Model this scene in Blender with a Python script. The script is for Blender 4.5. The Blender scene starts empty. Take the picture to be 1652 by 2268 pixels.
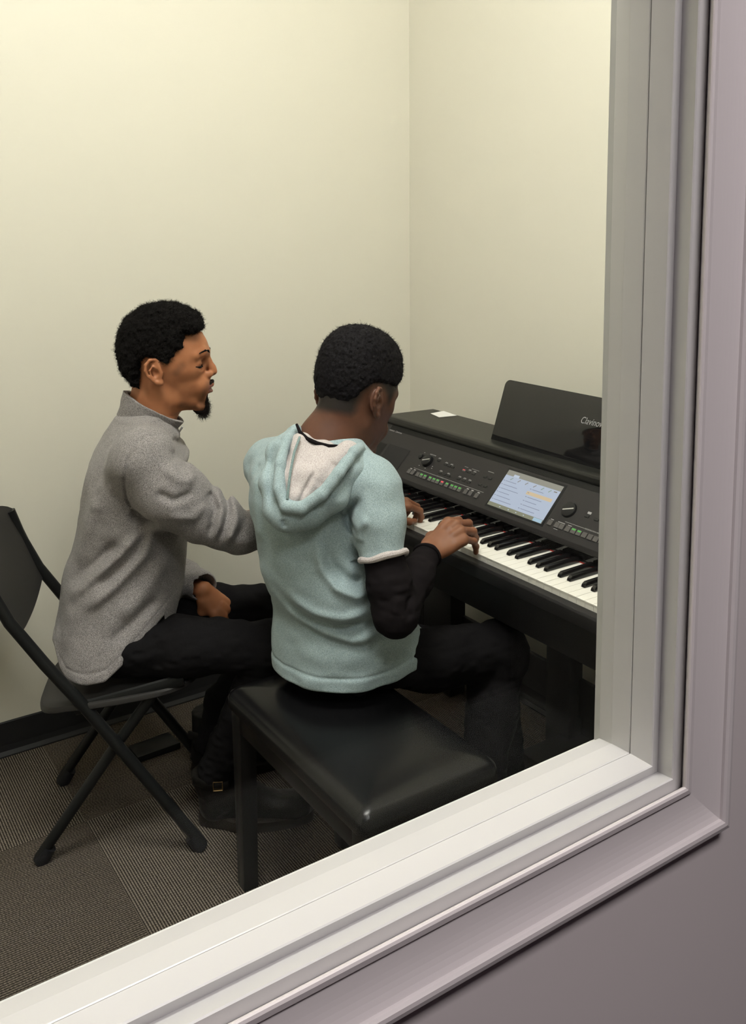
import bpy, bmesh, math, random
import numpy as np
from mathutils import Vector, Matrix
random.seed(4)
C = bpy.context.scene.collection
PI = math.pi
R = math.radians
scn = bpy.context.scene

# ------------------------------------------------------------------ helpers
def tag(o, label=None, cat=None, group=None, kind=None):
    if label: o['label'] = label
    if cat: o['category'] = cat
    if group: o['group'] = group
    if kind: o['kind'] = kind
    return o

def parent_to(o, p):
    o.parent = p
    w = Matrix.Identity(4)
    q = p
    while q is not None:
        w = q.matrix_basis @ w if q.parent is None else q.matrix_parent_inverse @ q.matrix_basis @ w
        q = q.parent
    o.matrix_parent_inverse = w.inverted()

def empty(name, loc):
    o = bpy.data.objects.new(name, None)
    C.objects.link(o)
    o.location = loc
    o.empty_display_size = .05
    return o

def link(name, me, mat=None, parent=None, smooth=False):
    o = bpy.data.objects.new(name, me)
    C.objects.link(o)
    if mat is not None:
        for m in (mat if isinstance(mat, (list, tuple)) else [mat]):
            me.materials.append(m)
    if smooth:
        me.polygons.foreach_set('use_smooth', [True] * len(me.polygons))
    if parent is not None: parent_to(o, parent)
    return o

class MB:
    """collects faces of one mesh"""
    def __init__(s): s.v = []; s.f = []; s.m = []; s.sm = []
    def add(s, vs, fs, mi=0, smooth=False):
        b = len(s.v)
        s.v += [tuple(v) for v in vs]
        for f in fs:
            s.f.append([b + i for i in f]); s.m.append(mi); s.sm.append(smooth)
    def box(s, x0, x1, y0, y1, z0, z1, mi=0, M=None):
        vs = [Vector((x, y, z)) for x in (x0, x1) for y in (y0, y1) for z in (z0, z1)]
        if M is not None: vs = [M @ v for v in vs]
        s.add(vs, [(0,1,3,2),(4,6,7,5),(0,4,5,1),(2,3,7,6),(0,2,6,4),(1,5,7,3)], mi)
    def prism(s, prof, fn, t0, t1, mi=0):
        """prof: 2D polygon; fn(u,v,t) -> xyz"""
        n = len(prof)
        vs = [fn(u, v, t0) for u, v in prof] + [fn(u, v, t1) for u, v in prof]
        fs = [[i, (i+1) % n, n + (i+1) % n, n + i] for i in range(n)] + [list(range(n))[::-1], list(range(n, 2*n))]
        s.add(vs, fs, mi)
    def tube(s, pts, r, n=12, mi=0, cap=True, flat=1.0, up=None):
        pts = [Vector(p) for p in pts]
        rs = r if isinstance(r, (list, tuple)) else [r] * len(pts)
        rings = []
        t0 = (pts[1] - pts[0]).normalized()
        a = Vector(up) if up is not None else (Vector((0,0,1)) if abs(t0.z) < .9 else Vector((1,0,0)))
        nrm = (a - t0 * a.dot(t0)).normalized()
        vs = []
        for i, p in enumerate(pts):
            if i == 0: t = t0
            elif i == len(pts)-1: t = (pts[i]-pts[i-1]).normalized()
            else: t = ((pts[i]-pts[i-1]).normalized() + (pts[i+1]-pts[i]).normalized()).normalized()
            nrm = (nrm - t * nrm.dot(t)).normalized()
            b = t.cross(nrm)
            for k in range(n):
                c = 2*PI*k/n
                vs.append(p + nrm * (math.cos(c)*rs[i]) + b * (math.sin(c)*rs[i]*flat))
        fs = []
        m = len(pts)
        for i in range(m-1):
            for k in range(n):
                fs.append((i*n+k, i*n+(k+1) % n, (i+1)*n+(k+1) % n, (i+1)*n+k))
        if cap: fs += [list(range(n))[::-1], [(m-1)*n+k for k in range(n)]]
        s.add(vs, fs, mi, True)
    def grid(s, P, mi=0, smooth=True, closeu=False):
        """P: rows of points"""
        h = len(P); w = len(P[0])
        vs = [p for row in P for p in row]
        fs = []
        for i in range(h-1):
            for j in range(w if closeu else w-1):
                fs.append((i*w+j, i*w+(j+1) % w, (i+1)*w+(j+1) % w, (i+1)*w+j))
        s.add(vs, fs, mi, smooth)
    def build(s, name, mat, parent=None, bevel=0, seg=2, sharp=35):
        me = bpy.data.meshes.new(name)
        me.from_pydata(s.v, [], s.f)
        for i, p in enumerate(me.polygons):
            p.material_index = s.m[i]; p.use_smooth = s.sm[i]
        me.validate()
        bm = bmesh.new(); bm.from_mesh(me)
        bmesh.ops.recalc_face_normals(bm, faces=bm.faces)
        if bevel:
            es = [e for e in bm.edges if e.is_manifold and e.calc_face_angle(0) > R(25)]
            bmesh.ops.bevel(bm, geom=es, offset=bevel, segments=seg, affect='EDGES', profile=.5, clamp_overlap=True)
            for f in bm.faces: f.smooth = True
            for e in bm.edges:
                if e.is_manifold and e.calc_face_angle(0) > R(sharp): e.smooth = False
        else:
            for e in bm.edges:
                if e.is_manifold and e.calc_face_angle(0) > R(sharp): e.smooth = False
        bm.to_mesh(me); bm.free()
        return link(name, me, mat, parent)

def box(name, x, y, z, mat, parent=None, bevel=.002, seg=2, M=None):
    b = MB(); b.box(x[0], x[1], y[0], y[1], z[0], z[1], M=M)
    return b.build(name, mat, parent, bevel, seg)

# ------------------------------------------------------------------ materials
def lin(r, g, b):
    f = lambda c: (c/255/12.92) if c/255 <= .04045 else ((c/255+.055)/1.055)**2.4
    return (f(r), f(g), f(b), 1)

class NT:
    def __init__(s, name):
        s.m = bpy.data.materials.new(name); s.m.use_nodes = True
        s.t = s.m.node_tree; s.n = s.t.nodes; s.l = s.t.links
        s.b = s.n['Principled BSDF']; s.out = s.n['Material Output']
    def new(s, typ, **kw):
        n = s.n.new(typ)
        for k, v in kw.items():
            if k in n.inputs: n.inputs[k].default_value = v
            else: setattr(n, k, v)
        return n
    def noise(s, scale, detail=3, rough=.5, vec=None, dist=0):
        n = s.new('ShaderNodeTexNoise')
        n.inputs['Scale'].default_value = scale; n.inputs['Detail'].default_value = detail
        n.inputs['Roughness'].default_value = rough; n.inputs['Distortion'].default_value = dist
        s.l.new(vec if vec is not None else s.coord(), n.inputs['Vector'])
        return n.outputs['Fac']
    def coord(s, scale=None):
        if not hasattr(s, 'tc'): s.tc = s.new('ShaderNodeTexCoord')
        o = s.tc.outputs['Object']
        if scale:
            m = s.new('ShaderNodeMapping'); m.inputs['Scale'].default_value = scale
            s.l.new(o, m.inputs['Vector']); o = m.outputs['Vector']
        return o
    def ramp(s, fac, stops):
        n = s.new('ShaderNodeValToRGB')
        el = n.color_ramp.elements
        while len(el) < len(stops): el.new(.5)
        for e, (p, c) in zip(el, stops): e.position = p; e.color = c
        s.l.new(fac, n.inputs['Fac']); return n.outputs['Color']
    def mix(s, fac, a, b, typ='MIX'):
        n = s.new('ShaderNodeMix', data_type='RGBA', blend_type=typ)
        for sock, v in ((n.inputs[0], fac), (n.inputs[6], a), (n.inputs[7], b)):
            if hasattr(v, 'is_output'): s.l.new(v, sock)
            else: sock.default_value = v
        return n.outputs[2]
    def math(s, op, a, b=None, c=None):
        n = s.new('ShaderNodeMath', operation=op)
        for sock, v in zip(n.inputs, (a, b, c)):
            if v is None: continue
            if hasattr(v, 'is_output'): s.l.new(v, sock)
            else: sock.default_value = v
        return n.outputs[0]
    def color(s, c):
        if hasattr(c, 'is_output'): s.l.new(c, s.b.inputs['Base Color'])
        else: s.b.inputs['Base Color'].default_value = c
    def set(s, **kw):
        for k, v in kw.items():
            k = k.replace('_', ' ')
            i = s.b.inputs[k]
            if hasattr(v, 'is_output'): s.l.new(v, i)
            else: i.default_value = v
    def bump(s, h, strength=.3, dist=.001):
        n = s.new('ShaderNodeBump'); n.inputs['Strength'].default_value = strength
        n.inputs['Distance'].default_value = dist
        s.l.new(h, n.inputs['Height']); s.l.new(n.outputs['Normal'], s.b.inputs['Normal'])

def simple(name, col, rough=.5, nscale=0, bump=.1, bdist=.0005, metal=0, var=0, spec=None, **kw):
    t = NT(name); t.color(col); t.set(Roughness=rough, Metallic=metal, **kw)
    if spec is None: spec = .5 if sum(col[:3]) > .15 or rough < .2 else .25
    t.b.inputs['Specular IOR Level'].default_value = spec
    if nscale:
        n = t.noise(nscale, 4, .6)
        t.bump(n, bump, bdist)
        if var:
            d = tuple(min(1, c*(1+var)) for c in col[:3]) + (1,)
            e = tuple(c*(1-var) for c in col[:3]) + (1,)
            t.color(t.ramp(n, [(.3, e), (.7, d)]))
    return t.m

def emit(name, col, strength):
    t = NT(name); t.set(Base_Color=(0,0,0,1)) if False else None
    t.color((0.02,0.02,0.02,1)); t.b.inputs['Emission Color'].default_value = col
    t.b.inputs['Emission Strength'].default_value = strength
    return t.m

M = {}
# painted room walls: warm pale yellow eggshell
def wallmat(name, col, rough=.55, spec=.3):
    t = NT(name)
    n = t.noise(3, 2); n2 = t.noise(260, 3, .6)
    t.color(t.mix(n, tuple(c*.985 for c in col[:3])+(1,), col))
    t.set(Roughness=rough); t.b.inputs['Specular IOR Level'].default_value = spec
    t.bump(n2, .12, .0006)
    return t.m
M['wall'] = wallmat('wall_paint_yellow', (.715, .690, .605, 1))
M['corridor_wall'] = wallmat('wall_paint_mauve', (.55, .50, .495, 1))
M['trim'] = simple('trim_white_semigloss', (.50, .490, .482, 1), .32, 40, .05, .0004)
M['casing'] = simple('casing_greige_semigloss', (.60, .555, .55, 1), .36, 40, .05, .0004)
M['corridor_far'] = wallmat('wall_paint_plum', (.085, .060, .075, 1))
M['ceil'] = wallmat('ceiling_white', (.8, .79, .74, 1), .9)
M['base'] = simple('rubber_baseboard', (.018, .018, .019, 1), .42, 60, .1)

# carpet tiles: quarter-turned ribbed squares, half a metre
t = NT('carpet_tiles')
sep = t.new('ShaderNodeSeparateXYZ'); t.l.new(t.coord(), sep.inputs[0])
X, Y = sep.outputs[0], sep.outputs[1]
ax = t.math('FLOOR', t.math('MULTIPLY', t.math('SUBTRACT', X, .59), 2.0))
ay = t.math('FLOOR', t.math('MULTIPLY', t.math('SUBTRACT', Y, 2.225), 2.0))
par = t.math('FLOORED_MODULO', t.math('ADD', ax, ay), 2.0)   # 1: ribs along Y
def mixf(fac, a, b):   # b when fac=1
    return t.math('ADD', t.math('MULTIPLY', a, t.math('SUBTRACT', 1.0, fac)), t.math('MULTIPLY', b, fac))
across = mixf(par, Y, X)
along = mixf(par, X, Y)
cv = t.new('ShaderNodeCombineXYZ')
t.l.new(t.math('MULTIPLY', across, 170.0), cv.inputs[0]); t.l.new(t.math('MULTIPLY', along, 260.0), cv.inputs[1])
loop = t.noise(1.0, 2, .6, vec=cv.outputs[0])
cv2 = t.new('ShaderNodeCombineXYZ')
t.l.new(t.math('MULTIPLY', across, 60.0), cv2.inputs[0]); t.l.new(t.math('MULTIPLY', along, 7.0), cv2.inputs[1])
wob = t.noise(1.0, 2, .6, vec=cv2.outputs[0])
rib = t.math('SINE', t.math('ADD', t.math('MULTIPLY', across, 2*PI/.0062), t.math('MULTIPLY', loop, 2.2)))
rib01 = t.math('MULTIPLY_ADD', rib, .5, .5)
bead = t.math('SINE', t.math('ADD', t.math('MULTIPLY', along, 2*PI/.0075), t.math('MULTIPLY', wob, 16.0)))
bead01 = t.math('MULTIPLY_ADD', bead, .5, .5)
h = t.math('MULTIPLY', rib01, t.math('MULTIPLY_ADD', bead01, .45, .55))
ribmix = t.math('MULTIPLY_ADD', par, .35, .62)   # ribs of the turned tiles read weaker
tone = t.math('ADD', t.math('MULTIPLY', h, ribmix), t.math('MULTIPLY', loop, .55))
big = t.noise(2.2, 2)
fleck = t.noise(75, 2, .6)
c1 = t.ramp(tone, [(.28, (.016,.013,.010,1)), (.62, (.112,.095,.078,1)), (1.0, (.250,.218,.185,1))])
c2 = t.mix(fleck, (.78,.74,.78,1), (1.12,1.1,1.0,1))
t.color(t.mix(1.0, c1, c2, 'MULTIPLY'))
t.set(Roughness=.95); t.b.inputs['Specular IOR Level'].default_value = .1
t.bump(tone, .9, .004)
M['carpet'] = t.m

M['piano'] = simple('piano_black_matte', (.015, .0142, .015, 1), .42, 380, .12, .0003)
M['panel'] = simple('panel_charcoal', (.024, .0222, .023, 1), .5, 600, .2, .0002)
M['piano_lid'] = simple('lid_black_grain', (.014, .014, .0125, 1), .40, 180, .25, .0004)
M['gloss'] = simple('gloss_black', (.006, .006, .007, 1), .05)
M['white_key'] = simple('ivory_white', (.82, .80, .74, 1), .22)
M['black_key'] = simple('ebony_black', (.007, .0065, .007, 1), .16, 300, .1, .0002)
M['felt'] = simple('red_felt', (.42, .02, .015, 1), .9, 900, .3)
M['knob'] = simple('knob_black', (.012, .012, .013, 1), .3)
M['grey_button'] = simple('button_grey', (.075, .070, .070, 1), .45)
M['dark_button'] = simple('button_dark', (.02, .02, .02, 1), .45)
M['silver'] = simple('silver', (.55, .55, .56, 1), .3, metal=.8)
M['print'] = simple('print_grey', (.34, .33, .34, 1), .6)
M['hole'] = simple('recess_shade_black', (.006, .006, .006, 1), .6)  # near-black colour that stands in for shade inside recesses and gaps
M['grille'] = simple('speaker_cloth', (.020, .019, .019, 1), .8, 900, .5, .0006)
M['green_led'] = emit('led_green', (.12, .75, .10, 1), .55)
M['red_led'] = emit('led_red', (1, .08, .10, 1), .9)
M['screen_bg'] = emit('screen_lavender', (.55, .62, .80, 1), .82)
M['screen_bar'] = emit('screen_beige', (.44, .42, .36, 1), .62)
M['screen_foot'] = emit('screen_olive', (.38, .38, .26, 1), .55)
M['screen_tab'] = emit('screen_white', (.62, .70, .86, 1), .85)
M['screen_text'] = emit('screen_text_grey', (.30, .33, .50, 1), .6)
M['screen_hl'] = emit('screen_sand', (.82, .62, .40, 1), .8)
M['screen_ico'] = emit('screen_icon', (.42, .35, .28, 1), .5)
M['screen_grn'] = emit('screen_icon_green', (.34, .50, .32, 1), .6)
M['screen_blue'] = emit('screen_button_blue', (.45, .66, .86, 1), .8)
M['paper'] = simple('white_paper', (.78, .77, .76, 1), .7)
M['leather'] = simple('black_vinyl', (.0045, .0045, .005, 1), .26, 420, .30, .0004, spec=.30)
M['bench_wood'] = simple('bench_black_satin', (.006, .0055, .0055, 1), .30, 120, .1, .0003)
M['chair_metal'] = simple('chair_black_powder', (.008, .0085, .0085, 1), .42, 300, .15, .0003)
M['chair_plastic'] = simple('chair_charcoal_plastic', (.026, .0245, .0235, 1), .5, 700, .35, .0004)
M['chair_foot'] = simple('rubber_cap_black', (.008, .008, .010, 1), .55)

def glassmat():
    t = NT('window_glass')
    tr = t.new('ShaderNodeBsdfTransparent'); tr.inputs[0].default_value = (.93, .945, .93, 1)
    gl = t.new('ShaderNodeBsdfGlossy'); gl.inputs['Roughness'].default_value = .0
    lw = t.new('ShaderNodeLayerWeight'); lw.inputs['Blend'].default_value = .5
    fz = t.math('MULTIPLY_ADD', t.math('POWER', lw.outputs['Facing'], 5.0), .25, .006)
    mx = t.new('ShaderNodeMixShader')
    t.l.new(fz, mx.inputs[0]); t.l.new(tr.outputs[0], mx.inputs[1]); t.l.new(gl.outputs[0], mx.inputs[2])
    t.l.new(mx.outputs[0], t.out.inputs['Surface'])
    t.n.remove(t.b)
    return t.m
M['glass'] = glassmat()

# ------------------------------------------------------------------ room shell
GY = .70                       # glass plane
XR, YB = 1.922, 2.657          # right wall, back wall
XL = -1.25
ZC = 3.40
def struct(o): o['kind'] = 'structure'; return o
b = MB(); b.box(XL-.1, XR+.1, .62, YB+.1, -.05, 0)
fl = struct(b.build('floor', M['carpet']))
M['corridor_floor'] = simple('corridor_carpet_dark', (.022, .020, .022, 1), .95, 300, .5, .002)
struct(box('floor_corridor', (XL-.1, 5.1), (-3.3, .62), (-.05, 0), M['corridor_floor'], bevel=0))
struct(box('ceiling', (XL-.1, 5.1), (-3.3, YB+.1), (ZC, ZC+.05), M['ceil'], bevel=0))
struct(box('wall_back', (XL-.1, XR+.1), (YB, YB+.1), (0, ZC), M['wall'], bevel=0))
struct(box('wall_right', (XR, XR+.1), (.73, YB), (0, ZC), M['wall'], bevel=0))
struct(box('wall_left', (XL-.1, XL), (.73, YB), (0, ZC), M['wall'], bevel=0))
# window wall with its opening; the corridor face is mauve, the room face yellow
OX0, OX1, OZ0, OZ1 = -.62, .8322, .8417, 2.16
CF = .576                       # corridor face of the wall
def holed(name, y0, y1, mat):
    b = MB()
    for x0, x1, z0, z1 in ((XL-.1, OX0, 0, ZC), (OX1, XR+.1 if y1 > .7 else 5.0, 0, ZC), (OX0, OX1, 0, OZ0), (OX0, OX1, OZ1, ZC)):
        b.box(x0, x1, y0, y1, z0, z1)
    return struct(b.build(name, mat))
holed('wall_window_side', .66, .73, M['wall'])
holed('wall_front', CF, .66, M['corridor_wall'])
struct(box('wall_corridor', (XL-.1, 5.1), (-3.3, -3.2), (0, ZC), M['corridor_far'], bevel=0))
struct(box('wall_corridor_right', (5.0, 5.1), (-3.2, CF+.084), (0, ZC), M['corridor_far'], bevel=0))
struct(box('wall_corridor_left', (XL-.1, XL), (-3.2, CF), (0, ZC), M['corridor_far'], bevel=0))

# baseboards: rubber cove with a small toe
cove = [(0,0), (.016,0), (.016,.004), (.008,.014), (.0055,.03), (.005,.097), (.003,.10), (0,.10)]
b = MB(); b.prism(cove, lambda u, v, t: (t, YB-u, v), XL, XR); struct(b.build('baseboard_back', M['base']))
b = MB(); b.prism(cove, lambda u, v, t: (XR-u, t, v), .73, YB-.016); struct(b.build('baseboard_right', M['base']))

# window: pane, stops, jamb lining and moulded casing, mitred at the corners
win = empty('window_1', (.777, GY, .897)); win['kind'] = 'structure'
xa, za = .7772, .8967
xb, zb2 = -.565, 2.105          # the far corner of the glass opening
def loop(name, prof, mat, bev=0):
    """prof (s outward from the glass edge, y depth) swept round the opening"""
    b = MB()
    rows = []
    for (s, y) in prof + [prof[0]]:
        rows.append([(xa+s, GY+y, za-s), (xa+s, GY+y, zb2+s), (xb-s, GY+y, zb2+s), (xb-s, GY+y, za-s)])
    b.grid(rows, smooth=False, closeu=True)
    return b.build(name, mat, win, bev, 2)
g = box('glass_pane', (xb-.02, xa+.02), (GY+.0005, GY+.0065), (za-.02, zb2+.02), M['glass'], win, bevel=0)
g['kind'] = 'structure'
loop('glazing_stop', [(0,0), (-.0008,-.002), (-.0088,-.0265), (-.0089,-.0268), (-.0100,-.0272), (-.0155,-.0565), (-.0150,-.0578), (.03,-.0578), (.03,0)], M['trim'])
loop('room_side_stop', [(.022,.007), (.022,.028), (.055,.028), (.055,.007)], M['trim'])
loop('jamb_lining', [(-.0135,-.0595), (-.0165,-.0600), (-.0180,-.0895), (-.0170,-.0910), (-.0065,-.0890), (-.0060,-.0880), (-.0150,-.1140), (-.0140,-.1155), (.052,-.1155), (.052,-.0595)], M['trim'])
cas = [(-.0004,-.1157), (-.0004,-.1165), (-.0060,-.1215), (-.0095,-.1255), (-.0103,-.1275), (-.0095,-.1290), (-.0070,-.1300),
       (-.0010,-.1288), (.0005,-.1270)]
for i in range(9):
    q = i/8; cas.append((.0010+q*.0400, -.1262-.0020*q-.0062*q*q*q))
cas += [(.0415,-.1375), (.0440,-.1398), (.0480,-.1402), (.0535,-.1385), (.0556,-.1350), (.0556,-.1243), (-.0004,-.1243+.008)]
loop('casing', cas, M['casing'])

# ------------------------------------------------------------------ lamps of the two spaces
def troffer(name, x0, x1, y0, y1, label, strength, col):
    o = empty(name, ((x0+x1)/2, (y0+y1)/2, ZC))
    tag(o, label, 'light')
    b = MB()
    for a in ((x0-.03, x1+.03, y0-.03, y0), (x0-.03, x1+.03, y1, y1+.03), (x0-.03, x0, y0, y1), (x1, x1+.03, y0, y1)):
        b.box(a[0], a[1], a[2], a[3], ZC-.03, ZC-.001)
    b.build('frame', M['trim'], o)
    box('diffuser', (x0, x1), (y0, y1), (ZC-.022, ZC-.004), emit(name+'_glow', col, strength), o, bevel=0)
    return o
troffer('ceiling_light', -.05, 1.15, .80, 1.25, 'recessed ceiling light panel over the piano lesson room', 45, (1, .972, .925, 1))
troffer('ceiling_light', -.35, .85, -1.20, -.60, 'recessed ceiling light panel in the corridor outside the window', 34, (1, .94, .955, 1))
w = bpy.data.worlds.new('world'); scn.world = w; w.use_nodes = True
w.node_tree.nodes['Background'].inputs[0].default_value = (.9, .92, 1, 1)
w.node_tree.nodes['Background'].inputs[1].default_value = .05

# ------------------------------------------------------------------ digital piano
PY0, PY1 = .94, 2.36
piano = empty('digital_piano', (1.6, 1.65, 0))
tag(piano, 'black digital piano with lit touchscreen, charcoal control panel and music rest', 'piano')
fy = lambda u, v, t: (u, t, v)
b = MB(); b.prism([(1.372,.583), (1.372,.690), (1.80,.700), (1.80,.583)], fy, PY0+.02, PY1-.02)
b.build('keybed', M['piano'], piano, .002)
b = MB(); b.prism([(1.3235,.690), (1.3235,.716), (1.3275,.7215), (1.346,.7225), (1.372,.700), (1.372,.690)], fy, PY0+.02, PY1-.02)
b.build('key_slip', M['piano'], piano, .0012)
side = [(1.330,.580), (1.330,.742), (1.345,.756), (1.478,.772), (1.592,.886), (1.600,.899), (1.795,.897), (1.80,.583), (1.80,.0), (1.74,.0), (1.74,.5), (1.70,.58)]
for y0 in (PY0, PY1-.028):
    b = MB(); b.prism(side, fy, y0, y0+.028); b.build('side_panel', M['piano'], piano, .002)
for y0, y1 in ((PY0+.028, 1.0475), (2.2755, PY1-.028)):
    b = MB(); b.prism([(1.338,.70), (1.338,.742), (1.346,.748), (1.50,.752), (1.50,.70)], fy, y0, y1); b.build('key_block', M['piano'], piano, .002)
# keyboard: 52 white and 36 black keys, lowest at the far (left) end
KW = .0235; KY = 2.273
for i in range(52):
    y1 = KY - i*KW; y0 = y1 - KW
    b = MB()
    b.prism([(1.350,.7175), (1.350,.7345), (1.3512,.7355), (1.4995,.7355), (1.4995,.7175)], fy, y0+.0004, y1-.0004)
    # front lip
    b.prism([(1.3492,.7325), (1.3492,.7350), (1.3505,.7356), (1.353,.7356), (1.353,.7325)], fy, y0+.0004, y1-.0004)
    b.build('white_key', M['white_key'], piano)
blk = []
for i in range(52):
    n = i % 7                      # 0 = A
    if n in (0, 2, 3, 5, 6) and i < 51:
        off = {0: .0022, 2: -.0022, 3: .0022, 5: -.0030, 6: 0}[n]   # A#, C#, D#, F#, G#
        blk.append(KY - (i+1)*KW - off)
for yc in blk:
    b = MB()
    w0, w1 = .0056, .0045
    vs = []
    for x, z, w_ in ((1.3960,.7358,w0), (1.3985,.7420,w0), (1.4045,.7470,w1), (1.4985,.7485,w1), (1.4985,.7358,w0)):
        vs += [(x, yc-w_, z), (x, yc+w_, z)]
    b.add(vs, [(0,1,3,2), (2,3,5,4), (4,5,7,6), (6,7,9,8), (8,9,1,0), (0,2,4,6,8), (1,9,7,5,3)])
    b.build('black_key', M['black_key'], piano, .0008)
box('felt_strip', (1.4990, 1.5015), (1.0475, 2.2755), (.733, .7385), M['felt'], piano, 0)
b = MB(); b.prism([(1.4990,.7385), (1.4990,.7412), (1.5022,.7420), (1.5015,.7700), (1.53,.7700), (1.53,.7385)], fy, 1.0475, 2.2755)
b.build('fallboard', M['gloss'], piano)
# control panel: slope from (1.489,.7805) up to (1.592,.889)
PA, PB = Vector((1.489, 0, .7805)), Vector((1.597, 0, .8943))
pu = (PB-PA).normalized(); pn = Vector((-pu.z, 0, pu.x))
def pan(s, y, h=0): p = PA + pu*s + pn*h; return (p.x, y, p.z)
b = MB(); b.prism([(1.4885,.7660), (1.4870,.7700), (PA.x,PA.z), (PB.x,PB.z), (1.62,.8943), (1.62,.766)], fy, PY0+.028, PY1-.028)
b.build('control_panel', M['panel'], piano, .0012)
b = MB(); b.prism([(1.5955,.8880), (1.5905,.8905), (1.5885,.8960), (1.5895,.9050), (1.5930,.9105), (1.600,.9125), (1.614,.9122), (1.619,.9090), (1.632,.9065), (1.80,.9030), (1.80,.888)], fy, PY0, PY1)
b.build('lid', M['piano_lid'], piano, .001)
# lower board, pillars, pedal box
box('lower_board', (1.785, 1.80), (PY0+.03, PY1-.03), (.155, .262), M['piano'], piano, .002)
for y0, y1 in ((1.685, 1.776), (1.12, 1.21)):
    box('pillar', (1.75, 1.80), (y0, y1), (.0, .585), M['piano'], piano, .003)
box('pillar', (1.74, 1.80), (2.19, 2.332), (.0, .585), M['piano'], piano, .003)
ped = box('pedal_box', (1.60, 1.80), (1.50, 1.72), (.01, .10), M['piano'], piano, .004)
for y in (1.56, 1.61, 1.66):
    b = MB(); b.tube([(1.60, y, .045), (1.56, y, .045), (1.53, y, .042)], [.006, .009, .012], 10, flat=1, up=(0,0,1))
    b.build('pedal', M['silver'], piano)
# music rest: a leaning gloss board with rounded upper corners
MA, MBv = Vector((1.660, 0, .9055)), Vector((1.7150, 0, 1.0690))
mu = (MBv-MA); mh = mu.length; mu.normalize(); mn = Vector((-mu.z, 0, mu.x))
pr = []
rc = .018
for cy, a0 in ((1.914-rc, 0), (1.300+rc, 90)):
    for k in range(7):
        a = R(a0 + 90*k/6)
        pr.append((cy + rc*math.cos(a), mh - rc + rc*math.sin(a)))
pr = [(1.914, 0)] + pr + [(1.300, 0)]
def mr(s, y, h=0): p = MA + mu*s + mn*h; return (p.x, y, p.z)
b = MB(); b.prism(pr, lambda u, v, t: mr(v, u, t), 0, -.007)
rest = b.build('music_rest', M['gloss'], piano, .0015)
for y in (1.80, 1.42):
    box('rest_hinge', (1.664, 1.70), (y-.02, y+.02), (.903, .912), M['piano'], piano, .001)
def text(name, s, size, frame, mat, parent, shear=0, align='LEFT', sx=1):
    cu = bpy.data.curves.new(name, 'FONT'); cu.body = s; cu.size = size; cu.shear = shear; cu.align_x = align
    cu.extrude = .0001; cu.space_character = .98
    o = bpy.data.objects.new(name, cu); C.objects.link(o); cu.materials.append(mat)
    bpy.context.view_layer.update()
    me = bpy.data.meshes.new_from_object(o.evaluated_get(bpy.context.evaluated_depsgraph_get()))
    bpy.data.objects.remove(o)
    me.transform(frame @ Matrix.Diagonal((sx, 1, 1, 1)))
    me.materials.clear()
    return link(name, me, mat, parent)
def fr(o, xdir, ydir):
    x = Vector(xdir).normalized(); y = Vector(ydir).normalized(); z = x.cross(y)
    m = Matrix((x, y, z)).transposed().to_4x4(); m.translation = Vector(o); return m
tx = text('lettering', 'Clavinova', .0245, fr(mr(.1000, 1.6120, .0004), (0,-1,0), mu), M['print'], rest, .32, sx=.84)
# things on the panel, s measured up the slope
text('lettering', 'YAMAHA', .0068, fr(pan(.128, 2.290, .0003), (0,-1,0), pu), M['print'], piano, 0)
text('lettering', 'Clavinova', .0085, fr(pan(.128, 2.258, .0003), (0,-1,0), pu), M['print'], piano, .3)
def pquad(b, s0, s1, y0, y1, h, mi=0, skew=0):
    b.add([pan(s0, y0, h), pan(s0, y1, h), pan(s1, y1, h), pan(s1, y0, h)], [(0,1,2,3)], mi)
def pbox(b, s0, s1, y0, y1, h0, h1, mi=0):
    vs = [pan(s, y, h) for s in (s0, s1) for y in (y0, y1) for h in (h0, h1)]
    b.add(vs, [(0,1,3,2),(4,6,7,5),(0,4,5,1),(2,3,7,6),(0,2,6,4),(1,5,7,3)], mi)
# scoop with headphone well at the left end, then the square speaker grille
b = MB()
for y0, y1, s0, s1 in ((2.318, 2.256, .012, .084),):
    lo, hi = min(y0, y1), max(y0, y1)
    for a in ((s0, s0+.0015, lo, hi), (s1-.0015, s1, lo, hi), (s0, s1, lo, lo+.0015), (s0, s1, hi-.0015, hi)):
        pbox(b, a[0], a[1], a[2], a[3], -.002, .0008, 0)
    pquad(b, s0, s1, lo, hi, .0003, 1)
    b.add([pan(s1-.002, hi-.002, .0006), pan(s1-.002, lo+.002, .0006), pan(s0+.028, lo+.004, .0006), pan(s0+.012, hi-.004, .0006)], [(0,1,2,3)], 2)
b.build('wheel_recess', [M['panel'], M['piano'], M['hole']], piano)  # the flat near-black patch paints the shade inside the well
b = MB(); pbox(b, .017, .087, 2.140, 2.243, -.002, .0012); b.build('speaker_grille', M['grille'], piano, .0006)
def knob(s, y, r, h, mark=True, name='knob'):
    b = MB(); c0 = Vector(pan(s, y, 0)); 
    rows = []
    for rr, hh in ((r*1.02, 0), (r*1.0, h*.35), (r*.93, h*.9), (r*.85, h), (0.0001, h)):
        rows.append([c0 + pu*(rr*math.cos(2*PI*k/28)) + Vector((0,1,0))*(rr*math.sin(2*PI*k/28)) + pn*hh for k in range(28)])
    b.grid(rows, closeu=True)
    k_ = b.build(name, M['knob'], piano)
    if mark:
        b = MB()
        d = Vector((0,-1,0))*.93 + pu*.36; d.normalize(); e = pn.cross(d)
        c1 = c0 + pn*(h+.0002)
        b.add([c1 - d*r*.75 - e*r*.075, c1 + d*r*.75 - e*r*.075, c1 + d*r*.75 + e*r*.075, c1 - d*r*.75 + e*r*.075], [(0,1,2,3)])
        b.build('pointer', M['silver'], k_)
    return k_
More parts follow.
